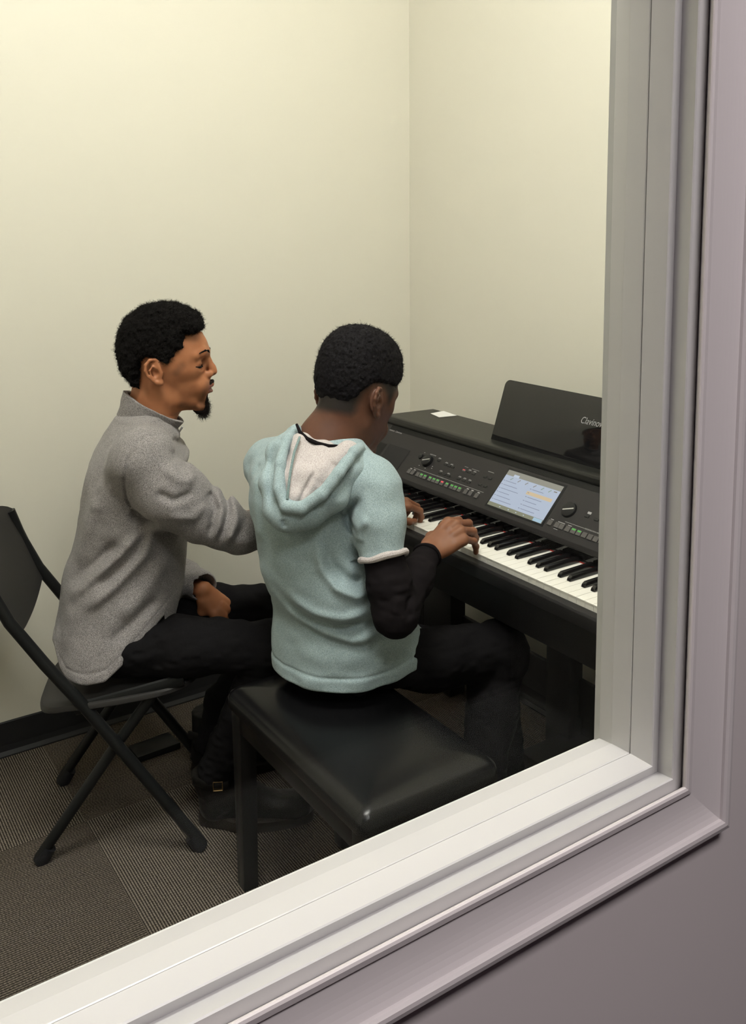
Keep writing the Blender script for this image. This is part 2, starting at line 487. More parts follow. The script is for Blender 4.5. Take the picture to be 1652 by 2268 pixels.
b = MB(); pbox(b, .1335, .152, 1.05, 2.29, -.004, .0004); b.build('panel_gap_shade', M['hole'], piano)  # black strip laid on the panel, painting the shade under the lid rail
knob(.073, 2.042, .0185, .010)
knob(.080, 2.082, .0085, .004, False)
kd = knob(.071, 1.493, .0200, .006)
# buttons: (s, y, kind)   kind 0 grey, 1 dark, g green lit, r red lit
def button(s, y, w_, d_, kind, hgt=.003):
    b = MB(); pbox(b, s-d_/2, s+d_/2, y-w_/2, y+w_/2, -.001, hgt)
    o = b.build('button', M['grey_button'] if kind in ('0', 'g', 'r') else M['dark_button'], piano, .0006, 1)
    if kind in 'gr':
        b = MB(); pbox(b, s+d_*.12, s+d_*.42, y-w_*.36, y+w_*.36, hgt-.0004, hgt+.0004)
        b.build('indicator', M['green_led' if kind == 'g' else 'red_led'], o)
    return o
row = [('0',2.087),('0',2.070),('0',2.046),('g',2.029),('g',2.012),('g',1.989),('g',1.972),('g',1.955),('r',1.935),('g',1.914),('g',1.893),('g',1.877),('g',1.860),('0',1.834),('0',1.815),('0',1.790)]
for k, y in row: button(.0255, y, .0135, .0135, k)
for s, ys in ((.080, (1.968, 1.951, 1.936)), (.052, (1.968, 1.949, 1.930))):
    for y in ys: button(s, y, .0125, .0060, '1', .002)
button(.086, 2.004, .0125, .006, '1', .002)
for s, ys in ((.081, (1.888, 1.868, 1.848)), (.054, (1.888, 1.867, 1.846))):
    for y in ys: button(s, y, .0125, .0060, 'r' if (s == .081 and y == 1.888) else '1', .002)
for s, ys in ((.083, (1.803, 1.783)), (.058, (1.803, 1.782))):
    for y in ys: button(s, y, .0120, .0060, '1', .002)
row2 = [('0',1.5225),('0',1.5000),('0',1.4850),('0',1.4660),('g',1.4480),('g',1.4310),('0',1.4140),('0',1.3970),('0',1.3800),('0',1.3630),('0',1.3460),('0',1.3290)]
for k, y in row2: button(.0255, y, .0140, .0135, k)
for y in (1.437, 1.408, 1.385): button(.070, y, .0125, .006, '1', .002)
# printed lines and captions
b = MB()
def line(s, y0, y1, w_=.0009):
    q = MB(); pquad(q, s, s+w_, min(y0, y1), max(y0, y1), .0003); q.build('printed_line', M['print'], piano)
line(.0405, 2.080, 1.975); line(.0405, 1.945, 1.775); line(.0405, 1.485, 1.425); line(.0405, 1.360, 1.20)
line(.0925, 1.895, 1.880); line(.0925, 1.865, 1.835)
for k, y in row:
    if k == '0' and y != 2.046: pquad(b, .0345, .0375, y-.0045, y+.0045, .0003)
for s, ys in ((.080, (1.968, 1.945)), (.052, (1.968, 1.935)), (.086, (2.004,)), (.081, (1.868, 1.848)), (.054, (1.888, 1.867, 1.846))):
    for y in ys:
        pquad(b, s+.0052, s+.0064, y-.0060, y+.0060, .0003); pquad(b, s+.0074, s+.0084, y-.0045, y+.0045, .0003)
for y, w_ in ((1.5225,.005), (1.4925,.011), (1.466,.006)): pquad(b, .0345, .0362, y-w_, y+w_, .0003)
pquad(b, .0150, .0162, 1.505, 1.492, .0003)
pquad(b, .0770, .0830, 1.441, 1.430, .0003); pquad(b, .100, .1015, 1.805, 1.782, .0003)
for s, y in ((.052, 2.065), (.050, 2.035), (.056, 2.010), (.062, 2.012), (.094, 2.077)): pquad(b, s, s+.0018, y-.0022, y+.0022, .0003)
for f_ in b.f:
    q = MB(); q.add([b.v[i] for i in f_], [(0,1,2,3)]); q.build('printed_caption', M['print'], piano)
text('lettering', 'STYLE CONTROL', .0040, fr(pan(.0395, 1.974, .0003), (0,-1,0), pu), M['print'], piano)
text('lettering', 'MASTER VOLUME', .0044, fr(pan(.0945, 2.052, .0003), (0,-1,0), pu), M['print'], piano, sx=.8)
text('lettering', 'REGISTRATION MEMORY', .0046, fr(pan(.0395, 1.424, .0003), (0,-1,0), pu), M['print'], piano, sx=1.1)
# touchscreen
b = MB(); pbox(b, .010, .1285, 1.538, 1.746, -.001, .0008)
scr = b.build('screen_bezel', M['knob'], piano, .0005)
b = MB()
S0, S1, Y1s, Y0s = .0150, .1225, 1.739, 1.5450      # bottom, top, left, right
def sq(u0, u1, v0, v1, mi, h=.0012):               # u: 0 left..1 right, v: 0 bottom..1 top
    yy0 = Y1s + (Y0s-Y1s)*u0; yy1 = Y1s + (Y0s-Y1s)*u1
    pquad(b, S0+(S1-S0)*v0, S0+(S1-S0)*v1, yy1, yy0, h, mi)
sq(0, 1, 0, 1, 0)
sq(0, 1, .86, 1, 1, .0013); sq(.14, .24, .86, .92, 3, .0014)
sq(0, 1, 0, .095, 2, .0013); sq(.84, .99, .005, .088, 7, .0014)
for k in range(6): sq(.055, .055+.20+.06*((k*7) % 3), .70-.105*k, .712-.105*k, 4, .0014); sq(.015, .04, .70-.105*k, .715-.105*k, 4, .0014)
sq(.50, .95, .545, .63, 5, .0014)
for k in range(6):
    if k != 1: sq(.56, .56+.20+.05*((k*5) % 3), .69-.105*k, .702-.105*k, 4, .0015)
    sq(.52, .545, .69-.105*k, .705-.105*k, 4, .0015)
for k, (u, mi) in enumerate(((.12, 8), (.26, 6), (.40, 6), (.55, 6), (.69, 8), (.82, 8))):
    for q in range(3):
        sq(u+.012*q, u+.012*q+.012, .755+.022*q, .785+.022*q, mi, .0015)
sq(.90, .955, .80, .825, 6, .0015)
for u in (.22, .38, .52, .66): sq(u, u+.02, .035, .055, 3, .0015)
b.build('touch_display', [M['screen_bg'], M['screen_bar'], M['screen_foot'], M['screen_tab'], M['screen_text'], M['screen_hl'], M['screen_ico'], M['screen_blue'], M['screen_grn']], scr)

# sheet of paper on the lid
b = MB()
pts = [(1.743,2.299), (1.725,2.231), (1.790,2.225), (1.797,2.301)]
b.add([(x, y, .9046+.0012*(i % 2)) for i, (x, y) in enumerate(pts)] + [(x, y, .9052+.0012*(i % 2)) for i, (x, y) in enumerate(pts)],
      [(3,2,1,0), (4,5,6,7), (0,1,5,4), (1,2,6,5), (2,3,7,6), (3,0,4,7)])
tag(b.build('paper_sheet', M['paper']), 'small white sheet of paper lying on the left end of the piano lid', 'paper')

# ------------------------------------------------------------------ piano bench
bench = empty('piano_bench', (.96, 1.53, 0))
tag(bench, 'black padded piano bench with square legs under the person in the light teal hoodie', 'bench')
bx0, bx1, by0, by1 = .800, 1.120, 1.250, 1.815
def cushion(z0, z1, n=26):
    """pillow: rows of rounded-rectangle rings swelling at the top"""
    rows = []
    cx, cy, hx, hy = (bx0+bx1)/2, (by0+by1)/2, (bx1-bx0)/2, (by1-by0)/2
    prof = [(.010, 0), (.002, .004), (0, .012), (0, .026), (.004, .036), (.012, .043), (.024, .0475), (.045, .0505), (.085, .053), (.12, .0535), (.155, .054)]
    hh = (z1-z0)/.054
    for ins, z in prof:
        rx, ry = max(hx-ins, .0005), max(hy-ins, .0005+hy-hx)
        rr = min(max(.022-ins*.3, .004), rx)
        ring = []
        for q, (sx, sy) in enumerate(((1,1), (-1,1), (-1,-1), (1,-1))):
            for k in range(n//4+1):
                a = R(90*q + 90*k/(n//4))
                ring.append((cx + sx*(rx-rr) + rr*math.cos(a), cy + sy*(ry-rr) + rr*math.sin(a), z0 + z*hh))
        rows.append(ring)
    b = MB(); b.grid(rows, closeu=True)
    m = len(rows[0]); b.f.append(list(range(m))[::-1]); b.m.append(0); b.sm.append(False)
    b.f.append([(len(rows)-1)*m+i for i in range(m)]); b.m.append(0); b.sm.append(True)
    return b
cushion(.428, .485).build('seat_cushion', M['leather'], bench)
b = MB()
for a in ((bx0+.012, bx0+.030, by0+.02, by1-.02), (bx1-.030, bx1-.012, by0+.02, by1-.02), (bx0+.03, bx1-.03, by0+.012, by0+.030), (bx0+.03, bx1-.03, by1-.030, by1-.012)):
    b.box(a[0], a[1], a[2], a[3], .384, .428)
b.build('apron', M['bench_wood'], bench, .001)
for lx in (bx0+.010, bx1-.052):
    for ly in (by0+.010, by1-.052):
        b = MB()
        vs = []
        for z, t_ in ((.0, .003), (.428, 0)):
            vs += [(lx+t_, ly+t_, z), (lx+.042-t_, ly+t_, z), (lx+.042-t_, ly+.042-t_, z), (lx+t_, ly+.042-t_, z)]
        b.add(vs, [(3,2,1,0), (4,5,6,7), (0,1,5,4), (1,2,6,5), (2,3,7,6), (3,0,4,7)])
        b.build('leg', M['bench_wood'], bench, .003)

# ------------------------------------------------------------------ folding chair
CO = Vector((.693, 2.2015, 0)); ca = R(-24)
cf = Vector((math.cos(ca), math.sin(ca), 0)); cl = Vector((-math.sin(ca), math.cos(ca), 0))
def cw(x, y, z): return CO + cf*x + cl*y + Vector((0,0,z))
chair = empty('folding_chair', CO)
tag(chair, 'black metal folding chair under the person in the grey fleece', 'chair')
for s in (-1, 1):
    y = s*.178
    b = MB()
    b.tube([cw(.190, y, .012), cw(-.068, y, .390), cw(-.150, y, .500), cw(-.222, y, .606), cw(-.262, y, .690), cw(-.285, y*.96, .765)], .0140, 12)
    b.build('back_post', M['chair_metal'], chair)
    y2 = s*.160
    b = MB(); b.tube([cw(-.190, y2, .012), cw(.004, y2, .286), cw(.100, y2, .412)], .0132, 12)
    b.build('rear_leg', M['chair_metal'], chair)
    for x, yy, dx in ((.190, y, -.26), (-.190, y2, .27)):
        b = MB(); d = Vector((dx, 0, .39)).normalized()
        p = cw(x, yy, .0)
        b.tube([p + Vector((0,0,.002)), p + (cf*d.x + Vector((0,0,d.z)))*.014, p + (cf*d.x + Vector((0,0,d.z)))*.045], [.0170, .0185, .0160], 12)
        b.build('foot_cap', M['chair_foot'], chair)
    b = MB(); b.tube([cw(-.09, y*.97, .382), cw(.16, y*.97, .432)], .015, 10, flat=.5, up=(0,0,1))
    b.build('seat_rail', M['chair_metal'], chair)
    b = MB(); c0 = cw(.005, s*.169, .287); b.tube([c0 - cl*.020, c0 + cl*.020], .008, 10); b.build('pivot', M['chair_metal'], chair)
fb = MB()
q4 = [(0.7848,2.4683,0.0300), (0.9088,2.4769,0.0300), (0.9174,2.4005,0.0300), (0.7886,2.3962,0.0300)]
fb.add([(x, y, .001) for x, y, z in q4] + [(x, y, .020) for x, y, z in q4], [(3,2,1,0), (4,5,6,7), (0,1,5,4), (1,2,6,5), (2,3,7,6), (3,0,4,7)])
tag(fb.build('flat_case', M['chair_metal'], None, .003), 'flat black case lying on the carpet beneath the folding chair', 'case')
# moulded seat: rounded, curved at the back
def plate(name, outline, zf, th, mat, n=10):
    """outline closed polygon in chair x,y; filled by rings shrinking to the centre; zf(x,y)->z"""
    cx = sum(p[0] for p in outline)/len(outline); cy = sum(p[1] for p in outline)/len(outline)
    rows = []
    for q, dz in ((.97, -th), (1.0, -th*.75), (1.0, -th*.25), (.985, 0)):
        rows.append([cw(cx+(x-cx)*q, cy+(y-cy)*q, zf(cx+(x-cx)*q, cy+(y-cy)*q)+dz) for x, y in outline])
    for k in range(1, n):
        q = .985*(1-k/n)
        rows.append([cw(cx+(x-cx)*q, cy+(y-cy)*q, zf(cx+(x-cx)*q, cy+(y-cy)*q)) for x, y in outline])
    b = MB(); b.grid(rows, closeu=True)
    m = len(outline)
    b.f.append(list(range(m))[::-1]); b.m.append(0); b.sm.append(False)
    b.f.append([(len(rows)-1)*m+i for i in range(m)]); b.m.append(0); b.sm.append(True)
    return b.build(name, mat, chair)
ol = []
for k in range(48):
    a = 2*PI*k/48; c, s_ = math.cos(a), math.sin(a)
    e = 2/3.6
    ol.append((.008 + .196*math.copysign(abs(c)**e, c), .19*math.copysign(abs(s_)**e, s_)*(1-.08*max(0, -c))))
plate('seat', ol, lambda x, y: .405 + .10*x - .35*max(0, -x-.10)**1.3*1.6 - .16*abs(y)**2*0 - .012*max(0, 1-(x*x+y*y)/.03), .017, M['chair_plastic'])
# back rest: a curved board between the two posts
b = MB(); rows = []
prof = []
N = 20
def brow(side_):
    P = []
    for j in range(9):
        v = j/8                           # 0 bottom 1 top
        row_ = []
        for i in range(N+1):
            u = -1 + 2*i/N
            bow = .030*(1-u*u)
            lowcut = .058*abs(u)**2.2      # lower edge rises toward the posts
            z = (.535 + lowcut) + (.795 - .030*abs(u)**5 - .535 - lowcut)*v
            x = -.215 - (z-.59)*.40 - bow
            row_.append(cw(x - side_*.006, u*.188, z))
        P.append(row_)
    return P
F_, B_ = brow(-1), brow(1)
b.grid(F_); b.grid(B_)
edgeF = F_[0] + [r[-1] for r in F_[1:]] + F_[-1][::-1][1:] + [r[0] for r in F_[::-1]][1:-1]
edgeB = B_[0] + [r[-1] for r in B_[1:]] + B_[-1][::-1][1:] + [r[0] for r in B_[::-1]][1:-1]
b.grid([edgeF, edgeB], closeu=True)
b.build('backrest', M['chair_plastic'], chair)
# ------------------------------------------------------------------ implicit surfaces (bodies, clothes)
def _lat(seed):
    return np.random.RandomState(seed).rand(32, 32, 32).astype(np.float32)
LAT = [_lat(i) for i in range(3)]
def vnoise(x, y, z, scale, seed=0):
    """smooth value noise in -1..1, feature size = scale (metres)"""
    L = LAT[seed % 3]
    x = x/scale + 7.3*seed; y = y/scale + 3.1*seed; z = z/scale + 11.7*seed
    x, y, z = np.broadcast_arrays(x, y, z)
    xi = np.floor(x).astype(np.int32); yi = np.floor(y).astype(np.int32); zi = np.floor(z).astype(np.int32)
    fx = (x-xi); fy_ = (y-yi); fz = (z-zi)
    fx = fx*fx*(3-2*fx); fy_ = fy_*fy_*(3-2*fy_); fz = fz*fz*(3-2*fz)
    x0, x1 = xi & 31, (xi+1) & 31; y0, y1 = yi & 31, (yi+1) & 31; z0, z1 = zi & 31, (zi+1) & 31
    c = ((L[x0,y0,z0]*(1-fx)+L[x1,y0,z0]*fx)*(1-fy_) + (L[x0,y1,z0]*(1-fx)+L[x1,y1,z0]*fx)*fy_)*(1-fz) \
      + ((L[x0,y0,z1]*(1-fx)+L[x1,y0,z1]*fx)*(1-fy_) + (L[x0,y1,z1]*(1-fx)+L[x1,y1,z1]*fx)*fy_)*fz
    return (c*2-1).astype(np.float32)

class Field:
    """signed distance field; primitives are recorded and evaluated chunk by chunk, each only inside its own box"""
    def __init__(s, h): s.h = h; s.ops = []; s.lo = np.zeros(3)
    def put(s, fn, lo, hi, k=0., op='add'):
        m = k + 2.5*s.h + (.012 if op == 'add' else 0)
        s.ops.append((fn, np.array(lo, float)-m, np.array(hi, float)+m, k, op))
    def disp(s, fn):
        s.ops.append((fn, None, None, 0, 'disp'))
    def cap(s, a, b, r1, r2=None, k=0., op='add'):
        r2 = r1 if r2 is None else r2
        a = np.array(a, float); b = np.array(b, float); ba = b-a; L2 = max(float(ba@ba), 1e-12)
        def fn(x, y, z):
            px, py, pz = x-a[0], y-a[1], z-a[2]
            t = np.clip((px*ba[0]+py*ba[1]+pz*ba[2])/L2, 0, 1)
            return np.sqrt((px-t*ba[0])**2+(py-t*ba[1])**2+(pz-t*ba[2])**2) - (r1+(r2-r1)*t)
        r = max(r1, r2)
        s.put(fn, np.minimum(a, b)-r, np.maximum(a, b)+r, k, op)
    def chain(s, pts, rs, k=0., op='add'):
        if not isinstance(rs, (list, tuple)): rs = [rs]*len(pts)
        for i in range(len(pts)-1): s.cap(pts[i], pts[i+1], rs[i], rs[i+1], k, op)
    def ell(s, c, rad, rot=None, k=0., op='add', p=2.0):
        """ellipsoid; rot = 3x3 whose columns are its axes"""
        c = np.array(c, float); rad = np.array(rad, float)
        Rm = np.eye(3) if rot is None else np.array(rot, float)
        m = rad.min()
        def fn(x, y, z):
            px, py, pz = x-c[0], y-c[1], z-c[2]
            u = (px*Rm[0,0]+py*Rm[1,0]+pz*Rm[2,0]); v = (px*Rm[0,1]+py*Rm[1,1]+pz*Rm[2,1]); w_ = (px*Rm[0,2]+py*Rm[1,2]+pz*Rm[2,2])
            if p == 2.0:
                k0 = np.sqrt((u/rad[0])**2+(v/rad[1])**2+(w_/rad[2])**2)
                k1 = np.sqrt((u/rad[0]**2)**2+(v/rad[1]**2)**2+(w_/rad[2]**2)**2)
                return k0*(k0-1)/np.maximum(k1, 1e-6)
            k0 = (np.abs(u/rad[0])**p+np.abs(v/rad[1])**p+np.abs(w_/rad[2])**p)**(1/p)
            return (k0-1)*m
        e = np.sqrt(((Rm*rad[None,:])**2).sum(1))*(1 if p == 2 else 1.25)
        s.put(fn, c-e, c+e, k, op)
    def eval(s, i0, n):
        """field values on lattice nodes i0 .. i0+n"""
        h = s.h
        F = np.full(tuple(n), .5, np.float32)
        ax = [((i0[a]+np.arange(n[a]))*h).astype(np.float32) for a in range(3)]
        for fn, lo, hi, k, op in s.ops:
            if op == 'disp':
                idx = np.nonzero(np.abs(F) < .03)
                if len(idx[0]): F[idx] += fn(ax[0][idx[0]], ax[1][idx[1]], ax[2][idx[2]]).astype(np.float32)
                continue
            a = np.maximum(np.floor(lo/h).astype(int)-i0, 0); b = np.minimum(np.ceil(hi/h).astype(int)+1-i0, n)
            if (b-a).min() < 1: continue
            sl = tuple(slice(a[i], b[i]) for i in range(3))
            d = fn(ax[0][sl[0]][:,None,None], ax[1][sl[1]][None,:,None], ax[2][sl[2]][None,None,:]).astype(np.float32)
            A = F[sl]
            if op == 'add':
                if k: hh = np.maximum(k-np.abs(A-d), 0)/k; F[sl] = np.minimum(A, d) - hh*hh*k*.25
                else: F[sl] = np.minimum(A, d)
            else:
                d = -d
                if k: hh = np.maximum(k-np.abs(A-d), 0)/k; F[sl] = np.maximum(A, d) + hh*hh*k*.25
                else: F[sl] = np.maximum(A, d)
        return F
    def mesh(s, smooth=1):
        h = s.h; adds = [o for o in s.ops if o[4] == 'add']
        LO = np.floor(np.min([o[1] for o in adds], 0)/h).astype(int)-2
        HI = np.ceil(np.max([o[2] for o in adds], 0)/h).astype(int)+2
        N = HI-LO+4; CH = 40
        def gid(c): c = c-LO; return (c[:,0]*N[1]+c[:,1])*N[2]+c[:,2]
        allid, allV, allQ = [], [], []
        alo = np.array([o[1] for o in adds]); ahi = np.array([o[2] for o in adds])
        for bx in range(LO[0], HI[0], CH):
            for by in range(LO[1], HI[1], CH):
                for bz in range(LO[2], HI[2], CH):
                    i0 = np.array([bx, by, bz])-1
                    c0 = i0*h; c1 = (i0+CH+3)*h
                    if not ((alo < c1) & (ahi > c0)).all(1).any(): continue
                    F = s.eval(i0, np.array([CH+2]*3))
                    S = F < 0
                    if S.all() or not S.any(): continue
                    n = S.shape
                    cnt = np.zeros((n[0]-1, n[1]-1, n[2]-1), np.int8)
                    for i in (0, 1):
                        for j in (0, 1):
                            for k in (0, 1): cnt += S[i:n[0]-1+i, j:n[1]-1+j, k:n[2]-1+k]
                    act = np.argwhere((cnt > 0) & (cnt < 8))
                    if len(act) == 0: continue
                    P = np.zeros((len(act), 3)); W = np.zeros(len(act))
                    for axis in range(3):
                        o1, o2 = [a for a in range(3) if a != axis]
                        for p in (0, 1):
                            for q in (0, 1):
                                A = act.copy(); A[:, o1] += p; A[:, o2] += q
                                B = A.copy(); B[:, axis] += 1
                                fa = F[A[:,0],A[:,1],A[:,2]]; fb = F[B[:,0],B[:,1],B[:,2]]
                                mk = (fa < 0) != (fb < 0)
                                t = np.where(mk, fa/np.where(mk, fa-fb, 1), 0)
                                Q = A.astype(float); Q[:, axis] += t
                                P[mk] += Q[mk]; W[mk] += 1
                    P /= W[:, None]
                    allid.append(gid(act+i0)); allV.append((P+i0)*h)
                    for axis in range(3):
                        o1, o2 = [a for a in range(3) if a != axis]
                        a_sl = [slice(1, CH+1)]*3; b_sl = [slice(1, CH+1)]*3
                        b_sl[axis] = slice(2, CH+2)
                        a_, b_ = S[tuple(a_sl)], S[tuple(b_sl)]
                        E = np.argwhere(a_ != b_)
                        if len(E) == 0: continue
                        flip = b_[E[:,0],E[:,1],E[:,2]]
                        E = E+1
                        ids = []
                        for d1, d2 in ((-1,-1), (0,-1), (0,0), (-1,0)):
                            c = E.copy(); c[:,o1] += d1; c[:,o2] += d2
                            ids.append(gid(c+i0))
                        Q = np.stack(ids, 1)
                        if axis == 1: flip = ~flip
                        Q[flip] = Q[flip][:, ::-1]
                        allQ.append(Q)
        ids, first = np.unique(np.concatenate(allid), return_index=True)
        V = np.concatenate(allV)[first]
        Q = np.searchsorted(ids, np.concatenate(allQ))
        for _ in range(smooth):
            acc = np.zeros_like(V); cn = np.zeros(len(V))
            for a in range(4):
                i, j = Q[:, a], Q[:, (a+1) % 4]
                for c in range(3):
                    acc[:, c] += np.bincount(i, V[j, c], len(V)) + np.bincount(j, V[i, c], len(V))
                cn += np.bincount(i, minlength=len(V)) + np.bincount(j, minlength=len(V))
            V = V*.5 + .5*acc/np.maximum(cn, 1)[:, None]
        # drop stray specks: keep the largest connected piece
        lab = np.arange(len(V))
        while True:
            m = lab[Q].min(1); new = lab.copy()
            for a in range(4): np.minimum.at(new, Q[:, a], m)
            new = new[new]
            if (new == lab).all(): break
            lab = new
        u_, c_ = np.unique(lab, return_counts=True)
        keep = lab == u_[c_.argmax()]
        mp = np.cumsum(keep)-1
        Q = mp[Q[keep[Q[:, 0]]]]
        return V[keep], Q
    def build(s, name, mat, parent=None, smooth=1, sel=None, mask=None):
        V, Q = s.mesh(smooth)
        me = bpy.data.meshes.new(name)
        me.vertices.add(len(V)); me.vertices.foreach_set('co', V.astype(np.float32).ravel())
        me.loops.add(Q.size); me.loops.foreach_set('vertex_index', Q.astype(np.int32).ravel())
        me.polygons.add(len(Q)); me.polygons.foreach_set('loop_start', np.arange(0, Q.size, 4, dtype=np.int32))
        me.polygons.foreach_set('loop_total', np.full(len(Q), 4, np.int32))
        me.update(calc_edges=True)
        o = link(name, me, mat, parent, True)
        if mask is not None:
            at = me.attributes.new('hair_density', 'FLOAT', 'POINT'); at.data.foreach_set('value', mask(V).astype(np.float32))
        if sel is not None:
            cen = V[Q].mean(1)
            me.polygons.foreach_set('material_index', sel(cen).astype(np.int32))
        return o

def frame(az, pitch=0, roll=0):
    """columns: forward, left, up. pitch > 0 nods down, roll > 0 tips to the right"""
    m = Matrix.Rotation(az, 3, 'Z') @ Matrix.Rotation(pitch, 3, 'Y') @ Matrix.Rotation(roll, 3, 'X')
    return np.array(m)

class Sp:
    """local space in millimetres"""
    def __init__(s, f, o, rot, scale=1.0): s.f = f; s.o = np.array(o, float); s.R = rot; s.k = .001*scale
    def w(s, p): return s.o + s.R @ (np.array(p, float)*s.k)
    def cap(s, a, b, r1, r2=None, k=0, op='add'): s.f.cap(s.w(a), s.w(b), r1*s.k, (r1 if r2 is None else r2)*s.k, k*s.k, op)
    def chain(s, pts, rs, k=0, op='add'):
        if not isinstance(rs, (list, tuple)): rs = [rs]*len(pts)
        for i in range(len(pts)-1): s.cap(pts[i], pts[i+1], rs[i], rs[i+1], k, op)
    def ell(s, c, rad, rot=None, k=0, op='add', p=2.0):
        Rm = s.R if rot is None else s.R @ rot
        s.f.ell(s.w(c), np.array(rad)*s.k, Rm, k*s.k, op, p)

def rotm(ax, deg): return np.array(Matrix.Rotation(R(deg), 3, ax))

def smoothcurve(xs, ys, x):
    """monotone-ish smooth interpolation of a table"""
    xs = np.array(xs, float); ys = np.array(ys, float)
    m = np.gradient(ys, xs)
    i = np.clip(np.searchsorted(xs, x)-1, 0, len(xs)-2)
    h = xs[i+1]-xs[i]; t = np.clip((x-xs[i])/h, 0, 1)
    return (2*t**3-3*t**2+1)*ys[i] + (t**3-2*t**2+t)*h*m[i] + (-2*t**3+3*t**2)*ys[i+1] + (t**3-t**2)*h*m[i+1]

def head(S, P):
    """S: Sp with origin between the ear canals, x forward, y left, z up (mm). P: proportions"""
    S.ell((19, 0, 46), (100, 75, 92))
    S.ell((26, 0, 20), (92, 70, 60), k=25)
    # face: stack of superellipses following the profile
    zs  = [-114, -108, -98, -84, -68, -52, -38, -24, -10, 6, 22, 38, 54, 70, 86]
    xf  = P.get('xf') or [60, 96, 112, 118, 116, 121, 123, 118, 114, 112, 111, 118, 121, 120, 112]
    hw  = [14, 28, 38, 46, 52, 57, 61, 64, 65, 67, 67, 66, 66, 66, 62]
    fw_ = np.array(S.R)
    o = S.o; kk = S.k
    def fn(x, y, z):
        px, py, pz = x-o[0], y-o[1], z-o[2]
        u = (px*fw_[0,0]+py*fw_[1,0]+pz*fw_[2,0])/kk; v = (px*fw_[0,1]+py*fw_[1,1]+pz*fw_[2,1])/kk; w_ = (px*fw_[0,2]+py*fw_[1,2]+pz*fw_[2,2])/kk
        X_ = smoothcurve(zs, xf, w_.clip(-114, 86)); H_ = smoothcurve(zs, hw, w_.clip(-114, 86))
        c = 22.0
        ux = (u-c); a = np.where(ux > 0, X_-c, 62.0)
        e = 2.35
        q = ((np.abs(ux)/a)**e + (np.abs(v)/H_)**e)**(1/e)
        d = (q-1)*np.minimum(a, H_)*.9
        d = np.maximum(d, np.maximum(w_-86, -112-w_))
        # jaw underside rises toward the neck
        d = np.maximum(d, (-w_ - 107 + (112-u)*.12)*.95)
        return d*kk
    c = S.w((40, 0, -10)); S.f.put(fn, c-.135, c+.135, .018)
    # jaw, cheekbones, brow
    for s in (-1, 1):
        S.chain([(8, s*48, -48), (34, s*43, -74)], [11, 9], k=26)
        S.ell((76, s*47, 0), (26, 13, 14), rotm('Z', -s*28), k=18)
        S.chain([(120, s*9, 42), (112, s*31, 46), (95, s*50, 40)], [6, 7, 6], k=14)
        # eye socket
        S.ell((114, s*34, 18), (13, 20, 12), k=12, op='cut')
        S.ell((94.5, s*34, 17.5), (16.4, 18.0, 12.8), k=4)           # lidded eye
        S.chain([(108.5, s*20, 8.5), (107.5, s*31, 5.8), (102, s*41, 5.8), (93, s*50, 9)], 1.8, k=5)   # lower lid
        S.chain([(108.5, s*20, 26), (108, s*32, 29.5), (95, s*49, 25)], 2.4, k=6)
        S.chain([(108, s*21, 13), (109, s*30, 9.8), (104, s*40, 9.6), (94, s*49, 13)], 1.0, k=2, op='cut')
    S.ell((104, 0, -98), (13, 20, 13), k=14)                          # chin
    # nose
    S.chain([(119, 0, 34), (126, 0, 18), (134.5, 0, 2), (138, 0, -8)], [6.5, 6.5, 7.5, 9.5], k=10)
    for s in (-1, 1):
        S.ell((126, s*13, -13), (12, 7.5, 8.5), k=6)
        S.cap((134, s*7, -20), (127, s*8, -19), 3.0, 3.2, k=2, op='cut')
    S.cap((134, 0, -13), (124, 0, -20), 5.5, 4.5, k=5)
    # mouth
    S.ell((110, 0, -48), (19, 30, 26), k=22)
    S.chain([(116, 26, -49.5), (127.5, 13, -43), (132.5, 5, -40.5), (131.8, 0, -41.8), (132.5, -5, -40.5), (127.5, -13, -43), (116, -26, -49.5)], [3, 5.0, 5.6, 5.4, 5.6, 5.0, 3], k=4)
    S.chain([(116, 25, -53.5), (126.5, 11, -58.5), (129.5, 0, -59.5), (126.5, -11, -58.5), (116, -25, -53.5)], [3, 5.6, 6.3, 5.6, 3], k=4)
    S.chain([(120, 27, -51.5), (130, 12, -50.3), (136, 0, -49.8), (130, -12, -50.3), (120, -27, -51.5)], [1.3, 2.0, 2.6, 2.0, 1.3], k=2, op='cut')
    S.cap((130, -12, -71), (130, 12, -71), 6, k=12, op='cut')
    # ears
    ex = P.get('ear', 0)
    S = Sp(S.f, S.w((ex, 0, 0)), S.R, S.k*1000)
    for s in (-1, 1):
        y0 = s*75; out = s*(1.0 if s < 0 or not P.get('flat') else .12)
        S.ell((-8, y0+out*4, 6), (17, 6, 29), rotm('Y', -14) @ rotm('Z', s*22), k=5)
        hx = [(2, 15, 2), (0, 27, 5), (-9, 34, 8), (-21, 33, 12), (-30, 22, 15), (-31, 8, 15.5), (-25, -6, 13), (-15, -15, 10), (-4, -23, 7), (5, -25, 5)]
        S.chain([(a, y0+out*c, b) for a, b, c in hx], [2.6, 3.4, 3.8, 3.8, 3.6, 3.4, 3.4, 4.0, 5.6, 5.0], k=3)
        S.ell((4, y0+out*6, -21), (7, 4.5, 8), k=5)
        S.chain([(-2, y0+out*7, 12), (-14, y0+out*11, 18), (-21, y0+out*14, 8), (-17, y0+out*12, -6), (-8, y0+out*8, -12)], 2.3, k=3)
        S.ell((-7, y0+out*13, 0), (8.5, 8, 10.5), k=3, op='cut')
        S.ell((-12, y0+out*16, 24), (7, 5, 4), k=3, op='cut')
        S.ell((5.5, y0+out*5, -2), (4.5, 4.5, 7), k=3)

